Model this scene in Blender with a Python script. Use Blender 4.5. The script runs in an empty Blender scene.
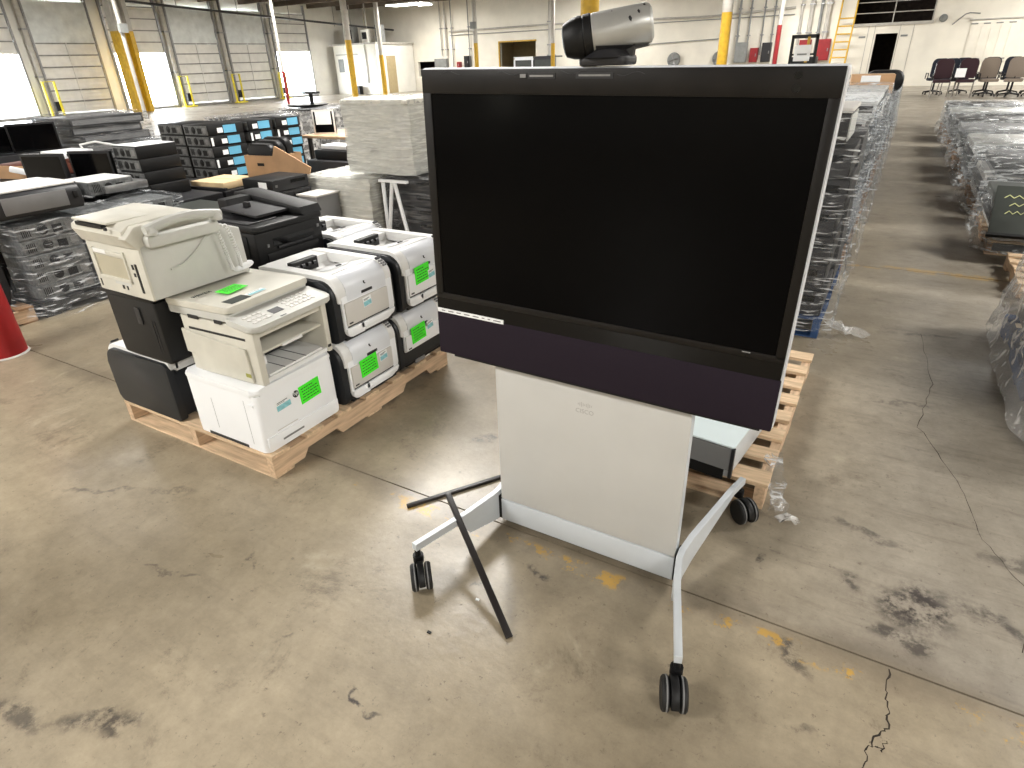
import bpy, bmesh, math, random
from mathutils import Vector, Matrix
random.seed(7)
PI = math.pi
scene = bpy.context.scene
C = scene.collection

# ------------------------------------------------------------------ camera, world, exposure
F, PITCH, ROLL, HEAD, EYE = 614.5, 0.485, -0.035, 0.544, 1.55
cd = bpy.data.cameras.new('camera'); cam = bpy.data.objects.new('camera', cd); C.objects.link(cam)
cd.sensor_width = 36.0; cd.lens = 36.0 * F / 1024.0; cd.clip_start = 0.05; cd.clip_end = 200
_h = Matrix.Rotation(HEAD, 3, 'Z')
_fwd = _h @ Vector((0, math.cos(PITCH), -math.sin(PITCH)))
_up = Vector((0, math.sin(PITCH), math.cos(PITCH))); _rt = Vector((1, 0, 0))
_r2 = _h @ (math.cos(ROLL) * _rt + math.sin(ROLL) * _up)
_u2 = _h @ (-math.sin(ROLL) * _rt + math.cos(ROLL) * _up)
cam.matrix_world = Matrix(((_r2.x, _u2.x, -_fwd.x, 0), (_r2.y, _u2.y, -_fwd.y, 0), (_r2.z, _u2.z, -_fwd.z, EYE), (0, 0, 0, 1)))
scene.camera = cam

w = bpy.data.worlds.new('daylight'); scene.world = w; w.use_nodes = True
bg = w.node_tree.nodes['Background']
bg.inputs[0].default_value = (0.86, 0.93, 1.0, 1); bg.inputs[1].default_value = 20.0
vs = scene.view_settings
vs.view_transform = 'Standard'; vs.look = 'None'; vs.gamma = 1.0; vs.use_curve_mapping = False
vs.exposure = 0.85
LAMP_W = 190.0
CEIL = 4.75
# added ceiling lamps: (x, y) of every fixture, built with the fixtures further down
LAMPS = [(x, y) for y in (-11, -2.5, 5.5, 14, 22.5, 31) for x in (-24.5, -14.5, -4.5, 4.5)]

# ------------------------------------------------------------------ materials
def S(r, g, b):
    f = lambda c: (c / 255.0 / 12.92) if c / 255.0 <= 0.04045 else ((c / 255.0 + 0.055) / 1.055) ** 2.4
    return (f(r), f(g), f(b), 1)

def nd(nt, t, **kw):
    n = nt.nodes.new(t)
    for k, v in kw.items(): setattr(n, k, v)
    return n

def mat(name, col, rough=0.5, metal=0.0, var=0.06, scale=6.0, bump=0.0, bscale=80.0, spec=0.5, stretch=None, emit=None, coat=0.0):
    m = bpy.data.materials.new(name); m.use_nodes = True; nt = m.node_tree; b = nt.nodes['Principled BSDF']
    b.inputs['Roughness'].default_value = rough; b.inputs['Metallic'].default_value = metal
    b.inputs['Specular IOR Level'].default_value = spec
    if coat: b.inputs['Coat Weight'].default_value = coat
    tc = nd(nt, 'ShaderNodeTexCoord'); src = tc.outputs['Object']
    if stretch:
        mp = nd(nt, 'ShaderNodeMapping'); mp.inputs['Scale'].default_value = stretch
        nt.links.new(src, mp.inputs['Vector']); src = mp.outputs[0]
    n = nd(nt, 'ShaderNodeTexNoise'); n.inputs['Scale'].default_value = scale; n.inputs['Detail'].default_value = 5
    nt.links.new(src, n.inputs['Vector'])
    r = nd(nt, 'ShaderNodeValToRGB')
    a, c2 = 1 - var * 2, 1 + var
    r.color_ramp.elements[0].position = .3; r.color_ramp.elements[1].position = .7
    r.color_ramp.elements[0].color = (col[0] * a, col[1] * a, col[2] * a, 1)
    r.color_ramp.elements[1].color = (min(1, col[0] * c2), min(1, col[1] * c2), min(1, col[2] * c2), 1)
    nt.links.new(n.outputs['Fac'], r.inputs[0]); nt.links.new(r.outputs[0], b.inputs['Base Color'])
    if bump:
        n2 = nd(nt, 'ShaderNodeTexNoise'); n2.inputs['Scale'].default_value = bscale; n2.inputs['Detail'].default_value = 3
        nt.links.new(src, n2.inputs['Vector'])
        bp = nd(nt, 'ShaderNodeBump'); bp.inputs['Strength'].default_value = bump; bp.inputs['Distance'].default_value = 0.01
        nt.links.new(n2.outputs['Fac'], bp.inputs['Height']); nt.links.new(bp.outputs[0], b.inputs['Normal'])
    if emit:
        b.inputs['Emission Color'].default_value = emit[0]; b.inputs['Emission Strength'].default_value = emit[1]
    return m

M = {}
M['white'] = mat('white_plastic', S(226, 226, 224), .42, var=.02, bump=.03, bscale=300)
M['white2'] = mat('bright_white_plastic', S(238, 240, 242), .38, var=.015)
M['pearl'] = mat('pearl_grey_plastic', S(204, 201, 196), .45, var=.02)
M['beige'] = mat('yellowed_beige_plastic', S(204, 201, 189), .5, var=.05, scale=9, bump=.04, bscale=400)
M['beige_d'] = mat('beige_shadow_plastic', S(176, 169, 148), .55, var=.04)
M['greybeige'] = mat('grey_beige_plastic', S(196, 196, 190), .5, var=.04)
M['navy'] = mat('blue_black_plastic', S(20, 24, 29), .45, var=.08, bump=.05, bscale=400)
M['black'] = mat('black_plastic', S(14, 14, 15), .5, spec=.35, var=.1, bump=.05, bscale=300)
M['black_gloss'] = mat('black_gloss_plastic', S(8, 8, 9), .12, var=.05, spec=.3)
M['charcoal'] = mat('charcoal_plastic', S(33, 33, 36), .5, var=.08)
M['grey'] = mat('grey_plastic', S(120, 120, 120), .5, var=.06)
M['rubber'] = mat('black_rubber', S(15, 15, 16), .6, var=.1)
M['metal'] = mat('galvanised_steel', S(150, 150, 150), .38, metal=.75, var=.12, scale=20)
M['dmetal'] = mat('dark_steel', S(70, 70, 70), .45, metal=.6, var=.15, scale=20)
M['satin'] = mat('satin_light_grey_metal', S(196, 195, 191), .42, metal=.1, var=.02, bump=.02, bscale=500)
M['satin2'] = mat('satin_silver_paint', S(198, 203, 207), .4, metal=.1, var=.03)
M['wood'] = mat('pallet_pine', S(206, 176, 144), .8, var=.16, scale=5, bump=.3, bscale=30, stretch=(12, 1.2, 12))
M['woodx'] = mat('pallet_pine_boards', S(214, 186, 152), .8, var=.16, scale=5, bump=.3, bscale=30, stretch=(1.2, 12, 12))
M['wood_old'] = mat('aged_pallet_wood', S(150, 118, 88), .85, var=.2, scale=5, bump=.3, bscale=30, stretch=(6, 1.2, 12))
M['blue'] = mat('blue_painted_pallet', S(32, 64, 106), .7, var=.2, scale=8, bump=.2)
M['green'] = mat('fluorescent_green_sticker', S(70, 240, 40), .6, var=.03)
M['ink'] = mat('dark_print', S(30, 40, 32), .6, var=.02)
M['label'] = mat('white_label_paper', S(236, 238, 238), .6, var=.02)
M['cyan'] = mat('pale_cyan_print', S(140, 200, 208), .6, var=.1, scale=60)
M['bluelabel'] = mat('light_blue_label', S(98, 168, 200), .55, var=.05)
M['purple'] = mat('dark_purple_speaker_cloth', S(34, 26, 36), .8, var=.05, scale=200, bump=.15, bscale=900, spec=.2)
M['screen'] = mat('black_display_glass', S(5, 5, 6), .14, var=.05, spec=.07)
M['bezel'] = mat('dusty_black_bezel', S(19, 16, 14), .4, var=.25, scale=14, spec=.3)
M['card'] = mat('brown_cardboard', S(188, 150, 112), .8, var=.08, bump=.1)
M['card_pale'] = mat('pale_cardboard', S(216, 190, 148), .8, var=.08)
M['yellow'] = mat('safety_yellow_paint', S(196, 156, 34), .5, var=.1, scale=10)
M['yellowb'] = mat('bright_yellow_paint', S(232, 214, 60), .5, var=.1, scale=10)
M['red'] = mat('red_bollard_paint', S(150, 14, 20), .42, var=.12, scale=5, bump=.12, bscale=25)
M['redb'] = mat('red_enclosure_paint', S(138, 22, 28), .5, var=.1)
M['wall'] = mat('painted_block_wall', S(226, 221, 208), .85, var=.05, scale=1.2, bump=.15, bscale=12)
M['wallw'] = mat('white_painted_wall', S(232, 230, 222), .8, var=.04, scale=1.5)
M['door'] = mat('white_dock_door_steel', S(222, 220, 214), .55, var=.05, scale=3)
M['doorline'] = mat('grey_door_strut', S(140, 138, 134), .5, metal=.3, var=.1)
M['curtain'] = mat('grey_white_insulation_cover', S(212, 216, 214), .7, var=.08, scale=3, bump=.4, bscale=6)
M['ceil'] = mat('brown_ceiling_deck', S(96, 84, 72), .9, var=.15, scale=2)
M['pipe'] = mat('painted_grey_pipe', S(178, 174, 166), .5, var=.08)
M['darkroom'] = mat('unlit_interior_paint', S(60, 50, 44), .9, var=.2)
M['tan'] = mat('tan_room_paint', S(168, 152, 116), .85, var=.05)
M['orange'] = mat('tan_laminate', S(214, 178, 142), .5, var=.05)
M['cab'] = mat('grey_electrical_enclosure', S(128, 130, 128), .5, var=.08)
M['chairb'] = mat('dark_blue_upholstery', S(36, 40, 52), .9, var=.1, scale=60)
M['chairr'] = mat('dark_maroon_upholstery', S(52, 30, 36), .9, var=.1, scale=60)
M['chairt'] = mat('taupe_upholstery', S(132, 120, 108), .9, var=.1, scale=60)
M['chrome'] = mat('worn_chrome', S(170, 168, 166), .25, metal=.9, var=.1)
M['slate'] = mat('dark_grey_panel', S(58, 62, 58), .5, var=.1)
M['chalk'] = mat('yellow_chalk_marks', S(200, 204, 150), .9, var=.1)
M['crack'] = mat('dark_crack_dirt', S(58, 50, 42), .95, var=.2)
M['brownred'] = mat('reddish_brown_leather', S(104, 56, 42), .7, var=.15)
M['silver'] = mat('brushed_silver_paint', S(176, 176, 172), .35, metal=.4, var=.03, scale=30)
M['jointfill'] = mat('joint_filler_dirt', S(128, 118, 102), .95, var=.2)
M['lamp'] = mat('lamp_diffuser', S(240, 240, 240), .5, emit=((1, .97, .9, 1), 9.0))
M['ground'] = mat('bright_outdoor_concrete', S(210, 208, 200), .9, var=.05)

def film_mat(name, tint, lo, hi, stretch, rough=.25, scale=9, pm=.47, px=.68):
    m = bpy.data.materials.new(name); m.use_nodes = True; nt = m.node_tree
    b = nt.nodes['Principled BSDF']; out = nt.nodes['Material Output']
    b.inputs['Base Color'].default_value = tint; b.inputs['Roughness'].default_value = rough
    b.inputs['Specular IOR Level'].default_value = .9
    tr = nd(nt, 'ShaderNodeBsdfTransparent'); tr.inputs[0].default_value = (.96, .97, .98, 1)
    mx = nd(nt, 'ShaderNodeMixShader'); tc = nd(nt, 'ShaderNodeTexCoord'); mp = nd(nt, 'ShaderNodeMapping')
    mp.inputs['Scale'].default_value = stretch; mp.inputs['Rotation'].default_value = (.12, .16, 0)
    n = nd(nt, 'ShaderNodeTexNoise'); n.inputs['Scale'].default_value = scale; n.inputs['Detail'].default_value = 6; n.inputs['Distortion'].default_value = .6
    r = nd(nt, 'ShaderNodeMapRange'); r.inputs['From Min'].default_value = pm; r.inputs['From Max'].default_value = px
    r.inputs['To Min'].default_value = lo; r.inputs['To Max'].default_value = hi
    bp = nd(nt, 'ShaderNodeBump'); bp.inputs['Strength'].default_value = .45; bp.inputs['Distance'].default_value = .02
    L = nt.links.new
    L(tc.outputs['Object'], mp.inputs[0]); L(mp.outputs[0], n.inputs['Vector']); L(n.outputs['Fac'], r.inputs['Value'])
    L(n.outputs['Fac'], bp.inputs['Height']); L(bp.outputs[0], b.inputs['Normal'])
    L(r.outputs[0], mx.inputs[0]); L(tr.outputs[0], mx.inputs[1]); L(b.outputs[0], mx.inputs[2]); L(mx.outputs[0], out.inputs[0])
    return m
M['bluewhite'] = mat('cool_white_enamel', S(214, 226, 228), .3, var=.02)
M['film'] = film_mat('clear_stretch_film', S(225, 228, 230), .04, .8, (.8, .8, 8), pm=.55, px=.70)
M['film_w'] = film_mat('milky_stretch_film', S(226, 226, 220), .42, .85, (.6, .6, 6))
M['film_d'] = film_mat('dark_stretch_film', S(150, 150, 150), .08, .7, (.5, .5, 6), pm=.5, px=.72)
M['film_m'] = film_mat('crumpled_stretch_film', S(224, 222, 218), .22, .85, (2, 2, 2), scale=6, pm=.48, px=.7)

# ---- concrete floor
def floor_mat():
    m = bpy.data.materials.new('stained_concrete'); m.use_nodes = True; nt = m.node_tree; b = nt.nodes['Principled BSDF']; L = nt.links.new
    tc = nd(nt, 'ShaderNodeTexCoord'); P = tc.outputs['Object']
    def noise(scale, detail=6, vec=P, dist=0.0, rough=.55):
        n = nd(nt, 'ShaderNodeTexNoise'); n.inputs['Scale'].default_value = scale; n.inputs['Detail'].default_value = detail
        n.inputs['Distortion'].default_value = dist; n.inputs['Roughness'].default_value = rough; L(vec, n.inputs['Vector']); return n.outputs['Fac']
    def ramp(f, p0, p1, c0, c1):
        r = nd(nt, 'ShaderNodeValToRGB'); r.color_ramp.elements[0].position = p0; r.color_ramp.elements[1].position = p1
        r.color_ramp.elements[0].color = c0; r.color_ramp.elements[1].color = c1; L(f, r.inputs[0]); return r.outputs[0]
    def mr(f, a, c, lo=0., hi=1.):
        r = nd(nt, 'ShaderNodeMapRange'); r.interpolation_type = 'SMOOTHSTEP'
        r.inputs['From Min'].default_value = a; r.inputs['From Max'].default_value = c; r.inputs['To Min'].default_value = lo; r.inputs['To Max'].default_value = hi
        L(f, r.inputs['Value']); return r.outputs[0]
    def mth(op, a, c):
        n = nd(nt, 'ShaderNodeMath', operation=op)
        for i, v in enumerate((a, c)):
            if isinstance(v, (int, float)): n.inputs[i].default_value = v
            else: L(v, n.inputs[i])
        return n.outputs[0]
    def mix(f, a, c, bt='MIX'):
        n = nd(nt, 'ShaderNodeMix', data_type='RGBA', blend_type=bt)
        if isinstance(f, (int, float)): n.inputs[0].default_value = f
        else: L(f, n.inputs[0])
        for i, v in ((6, a), (7, c)):
            if isinstance(v, tuple): n.inputs[i].default_value = v
            else: L(v, n.inputs[i])
        return n.outputs[2]
    sx = nd(nt, 'ShaderNodeSeparateXYZ'); L(P, sx.inputs[0]); X, Y = sx.outputs[0], sx.outputs[1]
    base = ramp(noise(.6, 8, dist=.15), .32, .7, S(132, 121, 102), S(168, 156, 134))
    fine = ramp(noise(7, 10, rough=.8), .32, .68, (.72, .71, .69, 1), (1.12, 1.11, 1.09, 1))
    col = mix(1.0, base, fine, 'MULTIPLY')
    # greyer slab bay along the aisle
    aisle = mth('MULTIPLY', mr(X, -.6, .5), mr(Y, 1.5, 1.56))
    aisle2 = mth('MAXIMUM', aisle, mr(Y, 5.3, 9.))
    col = mix(mth('MULTIPLY', aisle2, .75), col, mix(1.0, S(146, 140, 130), fine, 'MULTIPLY'))
    # brushed streaks across the aisle
    mp = nd(nt, 'ShaderNodeMapping'); mp.inputs['Scale'].default_value = (.7, 7, 1); mp.inputs['Rotation'].default_value = (0, 0, .25); L(P, mp.inputs[0])
    st = mr(noise(3.4, 9, mp.outputs[0], rough=.7), .5, .68)
    st = mth('MULTIPLY', st, mth('ADD', .35, mth('MULTIPLY', aisle2, .65)))
    col = mix(mth('MULTIPLY', st, .34), col, S(92, 84, 74))
    # dirt blotches and speckles
    col = mix(mth('MULTIPLY', mr(noise(3.3, 10, dist=.3, rough=.8), .54, .68), .55), col, S(84, 74, 62))
    col = mix(mth('MULTIPLY', mr(noise(34, 6, rough=.8), .58, .68), .6), col, S(70, 60, 50))
    col = mix(mth('MULTIPLY', mr(noise(3.1, 8, dist=.4, rough=.7), .58, .74), .4), col, S(192, 182, 160))
    # individual scuffs: x, y, half-length, half-width, angle, strength
    wob = nd(nt, 'ShaderNodeTexNoise'); wob.inputs['Scale'].default_value = 9; wob.inputs['Detail'].default_value = 6; L(P, wob.inputs['Vector'])
    vm = nd(nt, 'ShaderNodeVectorMath', operation='MULTIPLY_ADD'); L(wob.outputs['Color'], vm.inputs[0]); vm.inputs[1].default_value = (.16, .16, 0); L(P, vm.inputs[2])
    br = mr(noise(17, 7, rough=.75), .4, .58)
    for (cx, cy, a, c, ang, s) in SCUFFS:
        m2 = nd(nt, 'ShaderNodeMapping', vector_type='TEXTURE'); m2.inputs['Location'].default_value = (cx + .08, cy + .08, 0)
        m2.inputs['Rotation'].default_value = (0, 0, ang); m2.inputs['Scale'].default_value = (a, c, 1000); L(vm.outputs[0], m2.inputs[0])
        ln = nd(nt, 'ShaderNodeVectorMath', operation='LENGTH'); L(m2.outputs[0], ln.inputs[0])
        k = mth('MULTIPLY', mr(ln.outputs['Value'], .35, 1.05, 1, 0), mth('MULTIPLY', br, s))
        col = mix(k, col, S(56, 50, 48))
    # worn yellow paint lines
    for (y0, hw, th, x0, x1, ya) in ((1.45, .034, .53, -1.9, 1.6, .85), (5.57, .06, .47, -.4, 3, .45)):
        d = mth('ABSOLUTE', mth('SUBTRACT', Y, y0), 0)
        band = mr(mth('ADD', d, mth('MULTIPLY', mth('SUBTRACT', noise(8, 4), .5), .06)), hw * .7, hw * 1.3, 1, 0)
        rng = mth('MULTIPLY', mr(X, x0, x0 + .3), mr(X, x1 - .3, x1, 1, 0))
        wear = mr(noise(4.2, 7, rough=.75), th, th + .05)
        col = mix(mth('MULTIPLY', mth('MULTIPLY', band, rng), mth('MULTIPLY', wear, ya)), col, S(190, 148, 56))
    # grime next to the joint
    d = mth('ABSOLUTE', mth('SUBTRACT', Y, 1.52), 0)
    col = mix(mth('MULTIPLY', mr(mth('ADD', d, mth('MULTIPLY', mth('SUBTRACT', noise(5, 6), .5), .25)), .0, .12, 1, 0), .4), col, S(84, 74, 64))
    L(col, b.inputs['Base Color'])
    L(mr(noise(1.4, 6, dist=.5), .3, .7, .27, .5), b.inputs['Roughness'])
    b.inputs['Specular IOR Level'].default_value = .5
    bp = nd(nt, 'ShaderNodeBump'); bp.inputs['Strength'].default_value = .25; bp.inputs['Distance'].default_value = .004
    L(noise(30, 6), bp.inputs['Height']); L(bp.outputs[0], b.inputs['Normal'])
    return m
SCUFFS = [(.36, 1.80, .15, .13, .6, .95), (.32, 1.64, .10, .06, .3, .8), (.16, 1.84, .05, .04, 1.6, .7), (.58, 1.85, .16, .05, -.4, .75), (.63, 2.17, .16, .05, .3, .6),
          (-.10, 1.80, .09, .018, 1.2, .9), (.046, 1.43, .09, .035, -.9, .85), (-.73, 1.35, .07, .022, -.5, .85), (.2, 2.1, .16, .03, -.2, .6), (.1, 1.2, .06, .02, .4, .5),
          (-1.53, .32, .17, .055, .5, .85), (-1.75, .22, .14, .06, .2, .7), (-.935, .71, .07, .009, -.25, 1), (-1.68, .93, .08, .014, -.7, .7), (-1.3, .75, .06, .012, .9, .6),
          (-2.3, 1.05, .14, .04, .3, .5), (-1.02, 1.62, .07, .035, 0, .8), (-1.35, 2.0, .10, .05, .6, .7), (-1.1, 2.3, .1, .03, 1, .6), (-.9, 1.2, .04, .01, 1.3, .7),
          (.3, 3.2, .2, .03, .3, .55), (.4, 4.2, .25, .03, .2, .5), (-2.6, .9, .25, .02, .5, .5), (-1.9, .75, .2, .012, .2, .6)]
M['floor'] = floor_mat()

# ------------------------------------------------------------------ mesh helpers
def box(bm, x0, x1, y0, y1, z0, z1, T=None, r=0, seg=2):
    v = [Vector((x, y, z)) for x in (x0, x1) for y in (y0, y1) for z in (z0, z1)]
    if T: v = [T @ p for p in v]
    vv = [bm.verts.new(p) for p in v]
    fs = [bm.faces.new([vv[i] for i in q]) for q in ((0, 1, 3, 2), (4, 6, 7, 5), (0, 4, 5, 1), (2, 3, 7, 6), (0, 2, 6, 4), (1, 5, 7, 3))]
    if r:
        es = set(e for f in fs for e in f.edges)
        bmesh.ops.bevel(bm, geom=list(es), offset=r, segments=seg, affect='EDGES', profile=.5, clamp_overlap=True)
    return vv

def prism(bm, pts, ax, a0, a1, T=None, r=0):
    """closed 2D outline extruded along an axis; pts are the other two coordinates in x,y,z order"""
    def mk(p, a):
        v = Vector((a, p[0], p[1])) if ax == 0 else Vector((p[0], a, p[1])) if ax == 1 else Vector((p[0], p[1], a))
        return T @ v if T else v
    A = [bm.verts.new(mk(p, a0)) for p in pts]; B = [bm.verts.new(mk(p, a1)) for p in pts]; n = len(pts)
    fs = [bm.faces.new(A), bm.faces.new(B[::-1])] + [bm.faces.new((A[i], B[i], B[(i + 1) % n], A[(i + 1) % n])) for i in range(n)]
    if r:
        es = set(list(fs[0].edges) + list(fs[1].edges))
        bmesh.ops.bevel(bm, geom=list(es), offset=r, segments=2, affect='EDGES', profile=.5, clamp_overlap=True)
    bmesh.ops.recalc_face_normals(bm, faces=[f for f in bm.faces])

def rrect(x0, x1, y0, y1, r, n=5):
    """outline of a rounded rectangle; r = radius or four radii (x0y0, x1y0, x1y1, x0y1)"""
    if not isinstance(r, (tuple, list)): r = (r,) * 4
    out = []
    for (cx, cy, a, rr) in ((x0, y0, PI, r[0]), (x1, y0, 1.5 * PI, r[1]), (x1, y1, 0, r[2]), (x0, y1, .5 * PI, r[3])):
        sx = 1 if cx == x0 else -1; sy = 1 if cy == y0 else -1
        if rr <= 0: out.append((cx, cy)); continue
        for i in range(n + 1):
            t = a + i / n * PI / 2
            out.append((cx + sx * rr + rr * math.cos(t), cy + sy * rr + rr * math.sin(t)))
    return out

def cyl(bm, p, q, r0, r1=None, n=14, cap=True):
    p, q = Vector(p), Vector(q); r1 = r0 if r1 is None else r1
    d = (q - p).normalized(); a = d.orthogonal().normalized(); b = d.cross(a)
    A = [bm.verts.new(p + r0 * (math.cos(t) * a + math.sin(t) * b)) for t in (2 * PI * i / n for i in range(n))]
    B = [bm.verts.new(q + r1 * (math.cos(t) * a + math.sin(t) * b)) for t in (2 * PI * i / n for i in range(n))]
    for i in range(n): bm.faces.new((A[i], A[(i + 1) % n], B[(i + 1) % n], B[i]))
    if cap: bm.faces.new(A[::-1]); bm.faces.new(B)

def lathe(bm, prof, p, d, n=20):
    """prof: (distance along axis, radius)"""
    p, d = Vector(p), Vector(d).normalized(); a = d.orthogonal().normalized(); b = d.cross(a); rings = []
    for (h, r) in prof:
        rings.append([bm.verts.new(p + h * d + max(r, 1e-4) * (math.cos(2 * PI * i / n) * a + math.sin(2 * PI * i / n) * b)) for i in range(n)])
    for A, B in zip(rings, rings[1:]):
        for i in range(n): bm.faces.new((A[i], A[(i + 1) % n], B[(i + 1) % n], B[i]))
    bm.faces.new(rings[0][::-1]); bm.faces.new(rings[-1])

def tube(bm, pts, r, n=8, rx=None):
    pts = [Vector(p) for p in pts]; prev = None; a = None
    for i, p in enumerate(pts):
        d = (pts[min(i + 1, len(pts) - 1)] - pts[max(i - 1, 0)]).normalized()
        if a is None: a = d.orthogonal().normalized()
        a = (a - a.dot(d) * d).normalized(); b = d.cross(a)
        ring = [bm.verts.new(p + r * (math.cos(2 * PI * k / n) * a + math.sin(2 * PI * k / n) * b)) for k in range(n)]
        if prev:
            for k in range(n): bm.faces.new((prev[k], prev[(k + 1) % n], ring[(k + 1) % n], ring[k]))
        else: bm.faces.new(ring[::-1])
        prev = ring
    bm.faces.new(prev)

def arc(c, r, a0, a1, n=8): return [(c[0] + r * math.cos(a0 + (a1 - a0) * i / n), c[1] + r * math.sin(a0 + (a1 - a0) * i / n)) for i in range(n + 1)]

def NB(): return bmesh.new()
def link(name, me, parent=None, loc=None):
    o = bpy.data.objects.new(name, me); C.objects.link(o)
    if parent: o.parent = parent
    if loc: o.location = loc
    return o
def obj(name, bm, m, parent=None, label=None, kind=None, loc=None):
    me = bpy.data.meshes.new(name); bmesh.ops.recalc_face_normals(bm, faces=bm.faces); bm.to_mesh(me); bm.free()
    me.materials.append(M[m] if isinstance(m, str) else m)
    for p in me.polygons: p.use_smooth = True
    me.set_sharp_from_angle(angle=.6)
    o = link(name, me, parent, loc)
    if label: o['label'] = label
    if kind: o['kind'] = kind
    return o
def part(name, m, parent, *boxes, r=0, label=None, T=None):
    bm = NB()
    for b in boxes: box(bm, *b, r=r, T=T)
    return obj(name, bm, m, parent, label)
def thing(name, label, cat, loc=(0, 0, 0), rz=0, group=None):
    o = bpy.data.objects.new(name, None); C.objects.link(o); o.location = loc; o.rotation_euler = (0, 0, rz)
    o.empty_display_size = .1; o['label'] = label; o['category'] = cat
    if group: o['group'] = group
    return o
def tag(o, label, cat, group=None):
    o['label'] = label; o['category'] = cat
    if group: o['group'] = group
    return o
def struct(name, bm, m, parent=None):
    return obj(name, bm, m, parent, kind='structure' if parent is None else None)
def dup(root, loc, rz=None, label=None, group=None):
    r = root.copy(); C.objects.link(r); r.location = loc
    if rz is not None: r.rotation_euler = (0, 0, rz)
    if label: r['label'] = label
    if group: r['group'] = group
    for ch in list(root.children):
        c = ch.copy(); C.objects.link(c); c.parent = r
        for g in ch.children:
            d = g.copy(); C.objects.link(d); d.parent = c
    return r
def text(name, body, size, m, parent, loc, rot, depth=.0006):
    cu = bpy.data.curves.new(name, 'FONT'); cu.body = body; cu.size = size; cu.extrude = depth; cu.align_x = 'CENTER'; cu.align_y = 'CENTER'
    t = bpy.data.objects.new(name, cu); C.objects.link(t)
    me = bpy.data.meshes.new_from_object(t); bpy.data.objects.remove(t)
    me.materials.append(M[m]); o = link(name, me, parent, loc); o.rotation_euler = rot
    return o
FX = (PI / 2, 0, PI / 2)      # text facing +X
FY = (PI / 2, 0, 0)           # text facing -Y

# ------------------------------------------------------------------ THE SETTING
XD, YB, XR, YF = -31.0, 34.5, 9.0, -16.0        # dock wall, back wall, right wall, wall behind the camera
bm = NB(); box(bm, XD - .3, XR + .3, YF - .3, YB + 4, -.2, -.012); fl = struct('floor', bm, 'jointfill')
ys = [YF, -10.5, -4.5, 1.52, 5.56, 9.6, 15.6, 21.6, 27.6, YB]; xs = [XD, -20, -9, XR]
for i in range(len(xs) - 1):
    for j in range(len(ys) - 1):
        bm = NB(); g = .006 if j else .0
        box(bm, xs[i] + .004, xs[i + 1] - .004, ys[j] + g * .6, ys[j + 1] - .003, -.1, 0); obj('slab', bm, 'floor', fl)
def crack(pts, wd):
    bm = NB(); prev = None
    fine = []
    for a, b in zip(pts, pts[1:]):
        for k in range(8):
            t = k / 8; fine.append((a[0] + (b[0] - a[0]) * t + random.uniform(-.006, .006), a[1] + (b[1] - a[1]) * t + random.uniform(-.008, .008)))
    fine.append(pts[-1])
    for i, p in enumerate(fine):
        q = fine[min(i + 1, len(fine) - 1)]; o = fine[max(i - 1, 0)]
        dx, dy = q[0] - o[0], q[1] - o[1]; l = math.hypot(dx, dy) or 1; k = wd * random.uniform(.4, 1.2)
        c = (bm.verts.new((p[0] - dy / l * k, p[1] + dx / l * k, .0008)), bm.verts.new((p[0] + dy / l * k, p[1] - dx / l * k, .0008)))
        if prev: bm.faces.new((prev[0], prev[1], c[1], c[0]))
        prev = c
    return obj('crack', bm, 'crack', fl)
crack([(.296, 1.515), (.293, 1.39), (.30, 1.32), (.262, 1.255), (.25, 1.18), (.22, 1.08), (.18, .95)], .0024)
crack([(.262, 1.255), (.285, 1.24), (.297, 1.275)], .0013)
crack([(.37, 4.2), (.42, 3.5), (.36, 3.0), (.5, 2.6), (.56, 2.25), (.68, 2.0), (.62, 1.75)], .0012)

bm = NB(); box(bm, XD - 3, XR + .3, YF - .3, YB + 4, CEIL, CEIL + .1); ce = struct('ceiling', bm, 'ceil')
for k in range(22):
    y = YF + 1.2 + k * 2.35
    bm = NB(); box(bm, XD, XR, y, y + .12, CEIL - .22, CEIL - .001); obj('ceiling_joist', bm, 'ceil', ce)

# dock wall with six dock doors; openings of doors 1, 3 and 6 stand open
DOORS = [(12.85, 'open'), (16.0, 'shut'), (19.1, 'open'), (22.1, 'shut'), (25.15, 'shut'), (28.2, 'open'), (9.7, 'shut'), (6.6, 'shut'), (3.5, 'open'), (-3, 'shut')]
DW, DZ0, DZ1 = 2.4, .14, 4.2
bm = NB(); edges = sorted(d[0] for d in DOORS); y = YF
for c in edges:
    box(bm, XD - .25, XD, y, c - DW / 2, 0, CEIL); box(bm, XD - .25, XD, c - DW / 2, c + DW / 2, 0, DZ0); box(bm, XD - .25, XD, c - DW / 2, c + DW / 2, DZ1, CEIL)
    y = c + DW / 2
box(bm, XD - .25, XD, y, YB, 0, CEIL); struct('wall_left', bm, 'wallw')
bm = NB(); box(bm, XD - 45, XD - .26, YF - 20, YB + 20, -1.3, -1.2); struct('outdoor_ground_1', bm, 'ground')  # outdoor concrete ground beyond the dock openings
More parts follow.
